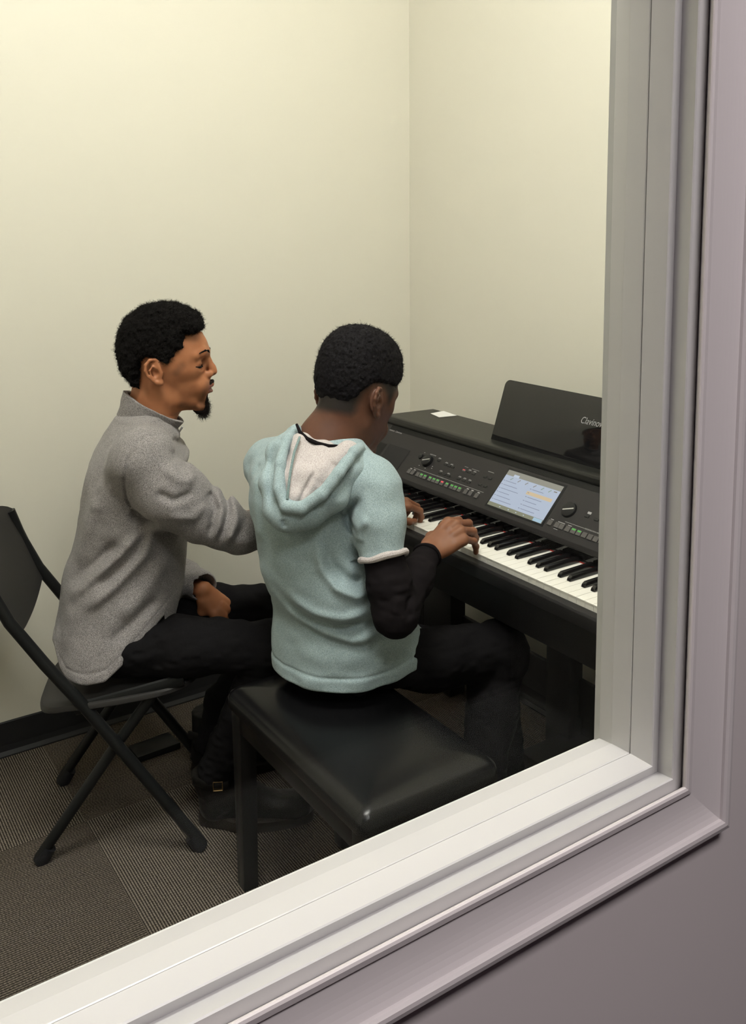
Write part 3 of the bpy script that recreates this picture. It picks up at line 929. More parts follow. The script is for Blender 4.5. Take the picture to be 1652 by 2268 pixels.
def hand(S, side, curls, spread=(9, 2, -5, -12), thumb=None, palm_r=11.5, nails=None):
    """S: Sp at the wrist, x along the palm, z out of its back; side +1 when the thumb is at +y.
    curls: for index..pinky three joint angles (degrees, toward the palm)"""
    mcp = [(90, 25, 1), (94, 6, 4), (88, -13, 2), (79, -30, -4)]
    ph = [(44, 25, 20), (49, 29, 21), (45, 27, 21), (35, 21, 18)]
    rad = [(10, 8.6, 7.8, 6.6), (10, 8.8, 8, 6.8), (9.6, 8.3, 7.6, 6.4), (8.6, 7.2, 6.6, 5.6)]
    for i, (x, y, z) in enumerate(mcp):
        S.cap((2, side*(11-7.5*i), -2), (x-4, side*y, z-3), 13.5, 12.0 if i < 3 else 11, k=9)
        S.cap((x-22, side*y*.9, z+3), (x, side*y, z-.5), 8, 9.8 if i < 3 else 8.8, k=7)
    S.ell((42, 0, -8), (40, 30, 12), k=10)
    out = []
    for i in range(4):
        p = np.array([mcp[i][0], side*mcp[i][1], mcp[i][2]], float)
        a = 0; sp = R(side*spread[i])
        pts = [p.copy()]
        for j in range(3):
            a += R(curls[i][j])
            p = p + ph[i][j]*np.array([math.cos(a)*math.cos(sp), math.cos(a)*math.sin(sp), -math.sin(a)])
            pts.append(p.copy())
        S.chain(pts, list(rad[i]), k=4)
        for q in pts[1:3]: S.ell(q + np.array([0, 0, 1.2]), (8.0-.4*i,)*3, k=3)
        out.append((pts, a, sp))
    th = thumb or [(20, 20, -8), (50, 42, -16), (78, 54, -20), (102, 60, -24)]
    th = [(x, side*y, z) for x, y, z in th]
    S.cap(th[0], th[1], 15, 11.5, k=12)
    S.cap(th[1], th[2], 11, 9.6, k=5); S.cap(th[2], th[3], 9.8, 7.4, k=4)
    S.cap((60, side*22, -8), th[1], 9, 8, k=12)
    return out, th

def loft(F, levels, az, k=0., e=2.2, caps=True, noise=None, op='add', lowcut=None):
    """levels: (z, cx, cy, half depth, half width) from bottom to top; az: facing"""
    L = sorted(levels); z_ = [l[0] for l in L]
    ca_, sa_ = math.cos(az), math.sin(az)
    def fn(x, y, z):
        zz = np.clip(z, z_[0], z_[-1])
        cx, cy, a, b_ = [smoothcurve(z_, [l[i] for l in L], zz).astype(np.float32) for i in (1, 2, 3, 4)]
        u = (x-cx)*ca_+(y-cy)*sa_; v = -(x-cx)*sa_+(y-cy)*ca_
        q = ((np.abs(u)/a)**e+(np.abs(v)/b_)**e)**(1/e)
        d = (q-1)*np.minimum(a, b_)
        # rounded ends
        ends = np.maximum(z-z_[-1], z_[0]-z)
        d = np.where(ends > 0, np.sqrt(np.maximum(d, 0)**2+ends**2), d) if caps else np.maximum(d, ends)
        if caps: d = np.where((ends <= 0), d, d)
        d = np.maximum(d, ends-.0)
        if noise is not None: d = d + noise(x, y, z, u, v)
        return d
    m = max(max(l[3], l[4]) for l in L)
    lo = [min(l[1] for l in L)-m, min(l[2] for l in L)-m, z_[0]]; hi = [max(l[1] for l in L)+m, max(l[2] for l in L)+m, z_[-1]]
    F.put(fn, lo, hi, k, op)

def folds(F, ax, items):
    """raised (amp > 0) or sunk folds: polylines seen along the horizontal direction with azimuth ax"""
    c, sn = math.sin(ax), -math.cos(ax)         # the right-hand horizontal axis
    its = [([(p[0]*c+p[1]*sn, p[2]) for p in pts], w_, amp, rng) for pts, w_, amp, rng in items]
    dx, dy = math.cos(ax), math.sin(ax)
    def fn(x, y, z):
        u = x*c+y*sn; dep = x*dx+y*dy; out = np.zeros_like(u)
        for pts, w_, amp, rng in its:
            d2 = np.full(u.shape, 9.0); tt = np.zeros(u.shape)
            n = len(pts)-1
            for i in range(n):
                ax_, ay_ = pts[i]; ex, ey = pts[i+1][0]-ax_, pts[i+1][1]-ay_
                t = np.clip(((u-ax_)*ex+(z-ay_)*ey)/(ex*ex+ey*ey), 0, 1)
                q = (u-ax_-t*ex)**2+(z-ay_-t*ey)**2
                m_ = q < d2
                d2 = np.where(m_, q, d2); tt = np.where(m_, (i+t)/n, tt)
            fade = np.clip(np.minimum(tt, 1-tt)*5+.15, 0, 1)
            if rng is not None: fade = fade*np.clip((rng-dep)/.03, 0, 1)
            out -= amp*fade*np.exp(-d2/(w_*w_))
        return out
    F.disp(fn)

def in_poly(poly, u, v):
    """signed distance to a polygon (negative inside)"""
    d = np.full(np.broadcast(u, v).shape, 1e9); inside = np.zeros(d.shape, bool)
    n = len(poly)
    for i in range(n):
        ax_, ay_ = poly[i]; bx_, by_ = poly[(i+1) % n]
        ex, ey = bx_-ax_, by_-ay_
        t = np.clip(((u-ax_)*ex+(v-ay_)*ey)/(ex*ex+ey*ey), 0, 1)
        d = np.minimum(d, (u-ax_-t*ex)**2+(v-ay_-t*ey)**2)
        c = ((ay_ > v) != (by_ > v)) & (u < (bx_-ax_)*(v-ay_)/((by_-ay_) if by_ != ay_ else 1e-9)+ax_)
        inside ^= c
    d = np.sqrt(d)
    return np.where(inside, -d, d)

def curls(name, pts, nrms, length, rad, mat, parent, seed=1, turn=2.2, coil=.0025, seg=5, sides=3):
    """short curly strands, all one mesh"""
    rs = np.random.RandomState(seed)
    n = len(pts)
    a = rs.randn(n, 3); t1 = np.cross(nrms, a); t1 /= np.linalg.norm(t1, axis=1)[:, None]; t2 = np.cross(nrms, t1)
    L = length*(.55+.9*rs.rand(n)); ph = rs.rand(n)*2*PI; tu = turn*2*PI*(.6+.8*rs.rand(n))
    lean = (rs.randn(n, 3)*.35)
    rings = []
    for j in range(seg+1):
        q = j/seg
        c = pts + nrms*(L*q)[:, None] + lean*(L*q*q)[:, None] + (t1*np.cos(ph+tu*q)[:, None] + t2*np.sin(ph+tu*q)[:, None])*coil*min(1, q*2)
        rr = rad*(1-.5*q)
        rings.append(np.stack([c + (t1*math.cos(2*PI*k/sides)+t2*math.sin(2*PI*k/sides))*rr for k in range(sides)], 1))
    V = np.stack(rings, 1)                 # n, seg+1, sides, 3
    base = (np.arange(n)*(seg+1)*sides)[:, None]
    fs = []
    for j in range(seg):
        for k in range(sides):
            k2 = (k+1) % sides
            fs.append(np.stack([base[:,0]+j*sides+k, base[:,0]+j*sides+k2, base[:,0]+(j+1)*sides+k2, base[:,0]+(j+1)*sides+k], 1))
    Q = np.concatenate(fs); V = V.reshape(-1, 3)
    me = bpy.data.meshes.new(name)
    me.vertices.add(len(V)); me.vertices.foreach_set('co', V.astype(np.float32).ravel())
    me.loops.add(Q.size); me.loops.foreach_set('vertex_index', Q.astype(np.int32).ravel())
    me.polygons.add(len(Q)); me.polygons.foreach_set('loop_start', np.arange(0, Q.size, 4, dtype=np.int32))
    me.polygons.foreach_set('loop_total', np.full(len(Q), 4, np.int32))
    me.update(calc_edges=True)
    return link(name, me, mat, parent, True)

def append_mesh(o, o2):
    """moves the geometry of o2 into o (both in world space, same parent)"""
    bm = bmesh.new(); bm.from_mesh(o.data); bm.from_mesh(o2.data); bm.to_mesh(o.data); bm.free()
    me = o2.data; bpy.data.objects.remove(o2); bpy.data.meshes.remove(me)

# ------------------------------------------------------------------ skin and cloth
def skin(name, col, dark, rough=.45, stub=None):
    t = NT(name)
    n = t.noise(18, 3, .6); n2 = t.noise(900, 3, .6)
    base = t.ramp(n, [(.3, dark), (.7, col)])
    if stub is not None:
        a = t.new('ShaderNodeAttribute', attribute_name='hair_density')
        fn = t.noise(850, 3, .7)
        m_ = t.math('ADD', a.outputs['Fac'], t.math('MULTIPLY', t.math('SUBTRACT', fn, .5), t.math('MULTIPLY', a.outputs['Fac'], 2.2)))
        mc = t.new('ShaderNodeClamp'); t.l.new(m_, mc.inputs['Value'])
        base = t.mix(mc.outputs[0], base, stub)
    t.color(base)
    t.set(Roughness=rough+.08); t.b.inputs['Specular IOR Level'].default_value = .38; t.b.inputs['Subsurface Weight'].default_value = .12
    t.b.inputs['Subsurface Radius'].default_value = (.012, .005, .003)
    t.b.inputs['Subsurface Scale'].default_value = .6
    t.bump(n2, .15, .0004)
    return t.m
M['skin_man'] = skin('skin_tan_brown', (.42, .172, .080, 1), (.33, .125, .055, 1), stub=(.055, .030, .020, 1))
M['lip_man'] = skin('lips_rose_brown', (.26, .10, .075, 1), (.21, .08, .06, 1), .4)
M['shave_man'] = skin('skin_shaven', (.15, .068, .040, 1), (.11, .05, .030, 1))
M['skin_boy'] = skin('skin_deep_brown', (.125, .052, .030, 1), (.090, .036, .021, 1), .42, stub=(.0105, .0078, .0072, 1))
M['skin_boy_hand'] = skin('skin_warm_brown', (.235, .098, .050, 1), (.185, .074, .037, 1), .45)
M['nail'] = simple('fingernail', (.50, .28, .21, 1), .3)
M['fuzz'] = simple('fuzz', (.01, .008, .007, 1), .9)
M['hair'] = simple('hair_black', (.0052, .0044, .0042, 1), .9, 500, .6, .001)
M['hair'].node_tree.nodes['Principled BSDF'].inputs['Specular IOR Level'].default_value = .12
M['hair_strand'] = simple('hair_black_strand', (.008, .0065, .006, 1), .8)
M['hair_strand'].node_tree.nodes['Principled BSDF'].inputs['Specular IOR Level'].default_value = .15
M['beard'] = simple('beard_brown_black', (.014, .0095, .0075, 1), .85)
M['beard'].node_tree.nodes['Principled BSDF'].inputs['Specular IOR Level'].default_value = .15
def fleece(name, c0, c1, c2, sc=420, b=.5, bd=.0012):
    t = NT(name)
    n = t.noise(sc, 3, .75); n2 = t.noise(sc*2.2, 2, .7); n3 = t.noise(22, 2)
    a = t.ramp(n, [(.36, c0), (.50, c1), (.64, c2)])
    t.color(t.mix(n3, t.mix(.06, a, (0,0,0,1)), a))
    t.set(Roughness=.95); t.b.inputs['Specular IOR Level'].default_value = .12
    t.b.inputs['Sheen Weight'].default_value = .12
    t.bump(t.math('ADD', n, t.math('MULTIPLY', n2, .5)), b, bd)
    return t.m
M['fleece'] = fleece('grey_heather_fleece', (.088, .081, .081, 1), (.235, .218, .216, 1), (.42, .392, .390, 1), 620)
M['teal'] = fleece('teal_heather_jersey', (.200, .262, .270, 1), (.292, .370, .388, 1), (.388, .468, .492, 1), 520, .35, .0008)
M['lining'] = fleece('pinkish_white_terry', (.36, .315, .31, 1), (.49, .44, .43, 1), (.59, .545, .535, 1), 500, .5, .001)
M['seam'] = fleece('teal_seam', (.13, .19, .19, 1), (.19, .26, .26, 1), (.26, .33, .33, 1), 600)
M['black_knit'] = simple('black_rib_knit', (.0085, .0068, .0076, 1), .9, 500, .4, .0006, spec=.08)
M['denim'] = simple('black_cotton_trousers', (.0065, .0060, .0066, 1), .85, 260, .35, .0008, var=.25, spec=.08)
M['boot'] = simple('boot_black_leather', (.0045, .0037, .0032, 1), .5, 90, .3, .0006, spec=.2)
M['sole'] = simple('boot_sole_dark', (.012, .008, .0055, 1), .6, 60, .2, spec=.2)
M['brass'] = simple('buckle_brass', (.45, .30, .14, 1), .3, metal=1)
# ================================================================== the man in the grey fleece
mo = (.66, 2.22, 0)
AZ = R(-22)
Fm = np.array([math.cos(AZ), math.sin(AZ), 0]); Lm = np.array([-math.sin(AZ), math.cos(AZ), 0]); Um = np.array([0, 0, 1.])
HO = np.array((0.7978,2.1521,1.1416)) + np.array([.438, .899, 0])*.073 - np.array([.899, -.438, 0])*.007
HR = frame(R(-27), R(1), 0)
F = Field(.0019)
S = Sp(F, HO, HR)
head(S, {'xf': [56, 86, 104, 110, 111, 119, 122, 119, 113, 111, 110, 118, 121, 117, 106], 'ear': 11})
nb = np.array((0.7843,2.2247,1.0001))
F.cap(S.w((-10, 0, -40)), nb, .050, .052, k=.03)
F.cap(S.w((18, 0, -62)), nb + Fm*.03, .040, .045, k=.03)
for s_ in (-1, 1): F.cap(S.w((-8, s_*52, -35)), nb + Fm*.055 + Lm*s_*.012, .013, .012, k=.015)
pel = np.array([.655, 2.222, .50])
F.cap(nb - Um*.03, pel, .05, .07, k=.03)
shR = np.array((0.7152,2.0330,0.9487)); elR = np.array((0.8834,1.9695,0.7851)); wrR = np.array((1.2056,1.9934,0.7573))
shL = np.array((0.8505,2.3686,0.8819)); elL = np.array((0.8346,2.4043,0.5636)); wrL = np.array((0.8935,2.1425,0.5707))
F.cap(nb - Um*.085, shR, .045, .045, k=.02); F.cap(nb - Um*.085, shL, .045, .045, k=.02)
F.chain([shR, elR, wrR], [.042, .036, .025], k=.02)
F.chain([shL, elL, wrL], [.042, .034, .0195], k=.02)
kR = np.array((0.9701,1.9041,0.4894)); aR = np.array((0.8693,2.0282,0.1432)); kL = np.array((1.1205,2.1045,0.4755)); aL = np.array((0.9317,2.2232,0.1068))
hR = pel - Lm*.09; hL = pel + Lm*.09
F.chain([hR, kR, aR], [.042, .036, .03], k=.02); F.chain([hL, kL, aL], [.042, .036, .03], k=.02)
def basis(x, z):
    x = np.array(x, float); x /= np.linalg.norm(x); z = np.array(z, float); z = z - x*(z@x); z /= np.linalg.norm(z)
    return np.stack([x, np.cross(z, x), z], 1)
# left hand resting on the left thigh
HL = Sp(F, wrL, basis(Fm*.60 - Um*.78 - Lm*.10, Um*.42 + Fm*.40 - Lm*.85), .92)
hand(HL, -1, [(24, 46, 30), (32, 50, 30), (38, 50, 30), (44, 45, 30)], thumb=[(20, 20, -8), (46, 34, -26), (70, 36, -42), (90, 34, -52)])
# right hand over the low keys
HRr = Sp(F, wrR, basis(np.array([.90, .18, -.10]), (0.1, 0, 1)), .92)
hand(HRr, 1, [(25, 40, 25), (28, 42, 25), (30, 42, 25), (30, 40, 25)])
def face_sel(S, mats):
    """lips 1, shaved upper lip and jaw 2"""
    Ri = S.R.T
    def sel(c):
        q = ((c - S.o) @ S.R)/S.k
        u, v, w_ = q[:,0], q[:,1], q[:,2]
        out = np.zeros(len(c), int)
        lipu = (((u-121)/17)**2 + (v/27)**2 < 1) & (u > 112) & (w_ < -36.5-.0*v) & (w_ > -65.5+.02*v*v) & (w_ < -37+.10*np.abs(v)*0)
        lipu &= (w_ < -37.5 - .012*v*v*0.5)
        out[lipu] = 1
        return out
    return sel
def stubble(V):
    q = ((V - S.o) @ S.R)/S.k
    qq = np.stack([q[:,0], np.abs(q[:,1]), q[:,2]], 1); d_ = np.full(len(q), 99.)
    for a_, b_ in (((124, 24, -38), (116, 32, -52)), ((116, 32, -52), (112, 28, -74)), ((112, 28, -74), (106, 16, -98)), ((106, 16, -98), (60, 42, -86)), ((132, 3, -32), (124, 24, -38)), ((118, 0, -72), (108, 0, -100)), ((64, 66, 18), (52, 68, 2))):
        a_ = np.array(a_, float); b_ = np.array(b_, float)
        t = np.clip(((qq-a_) @ (b_-a_))/((b_-a_) @ (b_-a_)), 0, 1)[:, None]
        d_ = np.minimum(d_, np.linalg.norm(qq-a_-t*(b_-a_), axis=1))
    return .62*np.clip(1-d_/15, 0, 1)
man = F.build('person', [M['skin_man'], M['lip_man']], None, 1, face_sel(S, None), stubble)
tag(man, 'seated man with curly hair and goatee in a grey fleece on the folding chair', 'person')
# --- hair: a cap bounded by the hairline, roughened, with loose curls
def hairline_field(S, poly, ywid, zc, h, amp, cell, k=26, seed=0, xc=20, xw=150, pw=2.4, zr=None):
    F = Field(h)
    o, RR, kk = S.o, S.R, S.k
    def fn(x, y, z):
        px, py, pz = x-o[0], y-o[1], z-o[2]
        u = (px*RR[0,0]+py*RR[1,0]+pz*RR[2,0])/kk; v = (px*RR[0,1]+py*RR[1,1]+pz*RR[2,1])/kk; w_ = (px*RR[0,2]+py*RR[1,2]+pz*RR[2,2])/kk
        a = in_poly(poly, u, w_)
        b_ = (np.abs((u-xc)/xw)**pw + np.abs(v/ywid)**pw + np.abs((w_-zc)/(zr or 120))**pw)**(1/pw)
        b_ = (b_-1)*ywid
        hh = np.maximum(k-np.abs(a-b_), 0)/k
        d = np.maximum(a, b_) + hh*hh*k*.25
        n = vnoise(x, y, z, cell, seed)*amp + vnoise(x, y, z, cell*.48, seed+1)*amp*.6
        return (d*kk + n).astype(np.float32)
    c = S.w((15, 0, 50)); F.put(fn, c-.15, c+.15)
    return F
def px2(pts, x0=700, y0=1180, sc=5.59): return [((x-x0)/sc, (y0-y)/sc) for x, y in pts]
poly = px2([(1338,612),(1250,640),(1170,655),(1110,655),(1085,760),(1078,830),(990,880),(945,985),(905,1068),(830,1062),(735,1015),(665,975),(575,975),(510,1030),(492,1150),(488,1300),(480,1415),(350,1390),(250,1240),(195,1205),(180,1050),(125,900),(150,700),(245,460),(385,360),(490,285),(640,240),(780,222),(955,230),(1095,285),(1275,385),(1325,480)])
HF = hairline_field(S, poly, 89, 40, .0022, .0034, .0085, seed=1, xw=138, zr=142)
hair = HF.build('hair', M['hair'], man, 0)
me = hair.data
def surf_samples(me, n, seed, keep=None):
    nv = len(me.polygons); cen = np.zeros(nv*3); nr = np.zeros(nv*3)
    me.polygons.foreach_get('center', cen); me.polygons.foreach_get('normal', nr)
    cen = cen.reshape(-1, 3); nr = nr.reshape(-1, 3)
    if keep is not None:
        k = keep(cen); cen, nr = cen[k], nr[k]
    i = np.random.RandomState(seed).choice(len(cen), min(n, len(cen)), False)
    return cen[i], nr[i]
def local(S): return lambda c: ((c-S.o) @ S.R)/S.k
lc = local(S)
def okhair(c):
    q = lc(c); return (np.abs(q[:,1]) > 0) & ~((np.abs(q[:,1]) < 62) & (q[:,0] < 110) & (q[:,2] < 30) & (q[:,0] > -60))
p_, n_ = surf_samples(me, 12000, 3, okhair)
cu = curls('curls', p_-n_*.0022, n_, .0055, .00045, M['hair_strand'], hair, 5, 1.6, .0022, 6, 3)
# --- eyebrows, moustache, goatee, lashes
def facehair(name, blobs, n, length, rad, S, mat, parent, coil=.001, seed=2, turn=1.0, down=0.0):
    rs = np.random.RandomState(seed); P = []; Nn = []
    for a, b_, ra, rb, wt in blobs:
        m = int(n*wt)
        t = rs.rand(m); a_ = np.array(a, float); c_ = np.array(b_, float)
        d = rs.randn(m, 3); d /= np.linalg.norm(d, axis=1)[:, None]
        r_ = (ra + (rb-ra)*t)*(rs.rand(m)**.4)
        P.append(a_ + (c_-a_)*t[:, None] + d*r_[:, None]); Nn.append(d + np.array([.3, 0, -down]))
    P = np.concatenate(P); Nn = np.concatenate(Nn)
    Pw = S.o + (P*S.k) @ S.R.T; Nw = Nn @ S.R.T; Nw /= np.linalg.norm(Nw, axis=1)[:, None]
    return curls(name, Pw, Nw, length, rad, mat, parent, seed, turn, coil, 4, 3)
for s_ in (-1, 1):
    fh = Field(.0012); sp = Sp(fh, HO, HR)
    sp.chain([(128.5, s_*12, 42), (126.5, s_*24, 47.5), (119.5, s_*38, 50), (107, s_*54, 45)], [1.8, 2.9, 3.0, 1.2], k=2)
    e_ = fh.build('eyebrow', M['hair'], man, 0)
    fh = Field(.0009); sp = Sp(fh, HO, HR)
    sp.chain([(110.5, s_*21, 12.8), (112, s_*30, 9.2), (107, s_*42, 8.4), (97.5, s_*53.5, 11.4)], [1.0, 1.8, 2.2, 1.9], k=1)
    fh.build('eyelashes', M['hair'], man, 0)
fh = Field(.0013); sp = Sp(fh, HO, HR)
sp.chain([(117, 29, -48), (129.5, 14, -36.5), (134.0, 3, -34)], [2.0, 4.2, 4.6], k=3); sp.chain([(117, -29, -48), (129.5, -14, -36.5), (134.0, -3, -34)], [2.0, 4.2, 4.6], k=3)
sp.cap((134.0, 3, -34), (134.0, -3, -34), 4.6, k=3)
nz = lambda x, y, z: vnoise(x, y, z, .003, 2)*.0010
fh.disp(nz)
mus = fh.build('moustache', M['beard'], man, 0)
facehair('moustache_hairs', [((119, 24, -43), (134, 3, -34), 4.0, 4.8, .5), ((119, -24, -43), (134, -3, -34), 4.0, 4.8, .5)], 900, .0026, .00025, S, M['beard'], mus, .0006, 6, 1.0, .8)
fh = Field(.0015); sp = Sp(fh, HO, HR)
sp.chain([(119, 0, -70), (116.5, 0, -84), (114, 0, -100), (111, 0, -112)], [5, 7, 10.5, 8], k=6)
sp.ell((102, 0, -108), (15, 18, 8), k=6)
fh.disp(lambda x, y, z: vnoise(x, y, z, .0045, 1)*.0022 + vnoise(x, y, z, .002, 0)*.0008)
gt = fh.build('goatee', M['beard'], man, 0)
gc = facehair('goatee_curls', [((116, 0, -88), (110, 0, -118), 9, 13, 1)], 2600, .0072, .00030, S, M['beard'], gt, .0026, 4, 2.4, .5)

# --- fleece
def lev(pb, pf, b_):
    pb, pf = np.array(pb), np.array(pf); c = (pb+pf)/2
    return (c[2], c[0], c[1], np.linalg.norm((pf-pb)[:2])/2, b_)
lv = [lev((0.7308,2.2631,1.0198), (0.8349,2.1938,1.0188), .070), lev((0.7076,2.2739,0.9895), (0.8516,2.1782,0.9882), .115), lev((0.6840,2.2841,0.9524), (0.8602,2.1669,0.9509), .168), lev((0.6601,2.2920,0.8995), (0.8638,2.1566,0.8977), .185),
      lev((0.6446,2.2922,0.8319), (0.8606,2.1486,0.8300), .180), lev((0.6237,2.2909,0.7293), (0.8510,2.1396,0.7273), .170), lev((0.5954,2.2968,0.6437), (0.8398,2.1343,0.6415), .168),
      lev((0.5771,2.2970,0.5637), (0.8233,2.1332,0.5615), .172), lev((0.5617,2.2955,0.4847), (0.8023,2.1354,0.4826), .180), lev((0.5594,2.2886,0.4283), (0.7886,2.1361,0.4262), .184), lev((0.5646,2.2804,0.3966), (0.7767,2.1393,0.3947), .180)]
F = Field(.0030)
loft(F, lv, AZ, e=2.3)
F.chain([np.array((0.7747,2.2271,0.9742)), np.array((0.7233,2.0660,0.9622))], [.055, .066], k=.05)
F.chain([np.array((0.7157,2.0457,0.9546)), np.array((0.7677,2.0114,0.8752)), np.array((0.8282,1.9935,0.8221))], [.075, .074, .066], k=.035)
F.chain([np.array((0.8282,1.9935,0.8221)), np.array((0.8804,1.9727,0.7936)), np.array((0.9156,1.9639,0.7693)), np.array((0.9942,1.9765,0.7575)), np.array((1.1908,2.0030,0.7563))], [.064, .058, .050, .046, .036], k=.012)
F.chain([np.array((0.7747,2.2271,0.9742)), np.array((0.8403,2.3402,0.8892))], [.055, .066], k=.05)
F.chain([shL, elL, np.array((0.8811,2.2643,0.5620)), np.array((0.8923,2.1565,0.5785))], [.062, .056, .047, .039], k=.03)
# lower hem rises over the lap
hem = [np.array(p) for p in ((0.5200,2.1679,0.4982), (0.5295,2.1556,0.4576), (0.5443,2.1432,0.4404), (0.5850,2.1153,0.4347), (0.6215,2.0924,0.4440), (0.6551,2.0746,0.4735), (0.6853,2.0594,0.5063), (0.7203,2.0417,0.5433), (0.7654,2.0179,0.5845), (0.8066,1.9924,0.5970))]
hu = [float(p @ Fm) for p in hem]; hz = [float(p[2]) for p in hem]
def under(x, y, z):
    u = x*Fm[0]+y*Fm[1]+0*z
    return (z-np.interp(u, hu, hz))*.8
# open cuff at the left wrist
F.cap(np.array((0.8931,2.1498,0.5780)), np.array((0.9020,2.0491,0.5905)), .033, .036, k=.002, op='cut')
# folds of the near side, the back and the bunched sleeve
V2 = R(69)
fd = []
def fl_(pts, w_, amp, rng=None): fd.append((pts, w_, amp, rng))
fl_([(0.5213,2.0650,0.6245), (0.5771,2.0370,0.6851), (0.6338,2.0068,0.7354), (0.6790,1.9851,0.7910)], .013, .011)
fl_([(0.5450,2.0454,0.5988), (0.6182,2.0066,0.6643), (0.6787,1.9762,0.7300), (0.7100,1.9668,0.8060)], .016, .012)
fl_([(0.5313,2.0613,0.6447), (0.5923,2.0317,0.7175), (0.6344,2.0110,0.7660)], .014, -.009)
fl_([(0.5829,2.0278,0.6494), (0.6523,1.9923,0.7200), (0.6957,1.9733,0.7858)], .012, -.008)
fl_([(0.5437,2.0607,0.6955), (0.5719,2.0556,0.7869), (0.6044,2.0477,0.8782)], .016, .008)
fl_([(0.6206,1.9928,0.5829), (0.6857,1.9601,0.6535), (0.7262,1.9423,0.7143)], .022, .009)
fl_([(0.5977,1.9997,0.5271), (0.6548,1.9701,0.5826), (0.7001,1.9452,0.6178)], .016, -.008)
fl_([(0.6611,2.0039,0.8370), (0.6894,1.9820,0.8164), (0.7154,1.9655,0.8213)], .012, -.012)
fl_([(0.6865,2.0121,1.0048), (0.6684,2.0187,0.9693), (0.6595,2.0171,0.9185), (0.6591,2.0098,0.8676), (0.6689,1.9990,0.8390)], .0040, -.0048, 2.35)
fl_([(0.6797,2.0166,1.0048), (0.7091,1.9996,1.0219), (0.7390,1.9797,1.0216)], .0045, -.0025, 2.35)
fl_([(0.7173,1.9764,0.9027), (0.7499,1.9517,0.8820), (0.7893,1.9274,0.8949)], .010, -.009)
fl_([(0.7343,1.9734,0.9585), (0.7661,1.9477,0.9277), (0.7982,1.9256,0.9223)], .012, .008)
fl_([(0.7490,1.9674,0.9838), (0.7723,1.9474,0.9531), (0.7843,1.9378,0.9428)], .009, -.008)
fl_([(0.7344,1.9566,0.8465), (0.7848,1.9215,0.8359), (0.8085,1.9104,0.8662)], .012, .006)
fl_([(0.8160,1.9084,0.8865), (0.8266,1.8953,0.8457), (0.8114,1.8955,0.7797)], .009, -.011)
fl_([(0.8349,1.8961,0.8884), (0.8419,1.8851,0.8456), (0.8174,1.8900,0.7694)], .008, .009)
fl_([(0.8521,1.8832,0.8781), (0.8531,1.8761,0.8353), (0.8294,1.8820,0.7693)], .007, -.010)
fl_([(0.8643,1.8740,0.8708), (0.8694,1.8637,0.8250), (0.8440,1.8708,0.7590)], .009, .008)
fl_([(0.8847,1.8585,0.8574), (0.8875,1.8502,0.8146), (0.8652,1.8582,0.7690)], .010, -.005)
fl_([(0.8662,2.1481,0.6087), (0.8787,2.1360,0.5835), (0.8651,2.1408,0.5550)], .006, -.003)
folds(F, V2, fd)
F.disp(lambda x, y, z: vnoise(x, y, z*.7, .055, 1)*.0040 + vnoise(x, y, z, .022, 2)*.0012)
F.put(lambda x, y, z: np.maximum(under(x, y, z), (x-pel[0])*Fm[0]+(y-pel[1])*Fm[1]-.155), pel-.5, pel+.5, .006, 'cut')
# stitched hem line
def hemline(x, y, z):
    q = under(x, y, z); return .0016*np.exp(-((q-.022)/.0022)**2)
F.disp(hemline)
sweater = F.build('fleece_jumper', M['fleece'], man, 1)
# stand collar, leaning with the neck
def ring_shell(F, c0, c1, r0, r1, t, sq=1.0, side=None):
    c0 = np.array(c0); c1 = np.array(c1); a = c1-c0; H = np.linalg.norm(a); a /= H
    side = Lm if side is None else side
    v = side - a*(side@a); v /= np.linalg.norm(v); u = np.cross(v, a)
    def fn(x, y, z):
        px, py, pz = x-c0[0], y-c0[1], z-c0[2]
        h_ = px*a[0]+py*a[1]+pz*a[2]; p1 = px*u[0]+py*u[1]+pz*u[2]; p2 = (px*v[0]+py*v[1]+pz*v[2])/sq
        rr = np.sqrt(p1*p1+p2*p2); q = np.clip(h_/H, 0, 1)
        d = np.abs(rr-(r0+(r1-r0)*q))-t
        e = np.maximum(-h_, h_-H)
        return np.where(e > 0, np.sqrt(np.maximum(d, 0)**2+e*e)-.001, np.maximum(d, e-.001))
    m = max(r0, r1)+.02
    F.put(fn, np.minimum(c0, c1)-m, np.maximum(c0, c1)+m, .003)
F = Field(.0020)
cA, cB = np.array((0.7802,2.2268,0.9967)), np.array((0.8077,2.2161,1.0473))
ring_shell(F, cA, cB, .0640, .0790, .0058, .80)
F.disp(lambda x, y, z: vnoise(x, y, z, .02, 2)*.0014)
collar = F.build('collar', M['fleece'], man, 1)
F = Field(.0015)
F.cap(np.array((0.8421,2.1806,0.9623)), np.array((0.8635,2.1713,0.9949)), .0024); zp = F.build('zip', M['silver'], man, 0)
# trousers
F = Field(.0035)
F.ell(pel + Fm*.02 - Um*.012, (.118, .158, .072), np.stack([Fm, Lm, Um], 1), p=2.5)
F.chain([hR + Fm*.03 - Um*.012, (hR+kR)/2 - Um*.004, kR], [.064, .068, .060], k=.03)
F.chain([kR, kR*.45+aR*.55, aR], [.058, .052, .050], k=.02)
F.chain([hL + Fm*.03 - Um*.01, (hL+kL)/2, kL], [.066, .070, .063], k=.03)
F.chain([kL, np.array((1.0473,2.1471,0.3538)), np.array((0.9643,2.2055,0.2141)), aL], [.060, .052, .046, .042], k=.02)
F.disp(lambda x, y, z: vnoise(x*1.6, y, z*.8, .05, 0)*.0050 + vnoise(x, y, z*2.2, .022, 1)*.0022)
F.put(lambda x, y, z: (z-.425)+0*x+0*y, (pel[0]-.14, pel[1]-.2, .3), (pel[0]+.10, pel[1]+.2, .425), .004, 'cut')
F.build('trousers', M['denim'], man, 1)
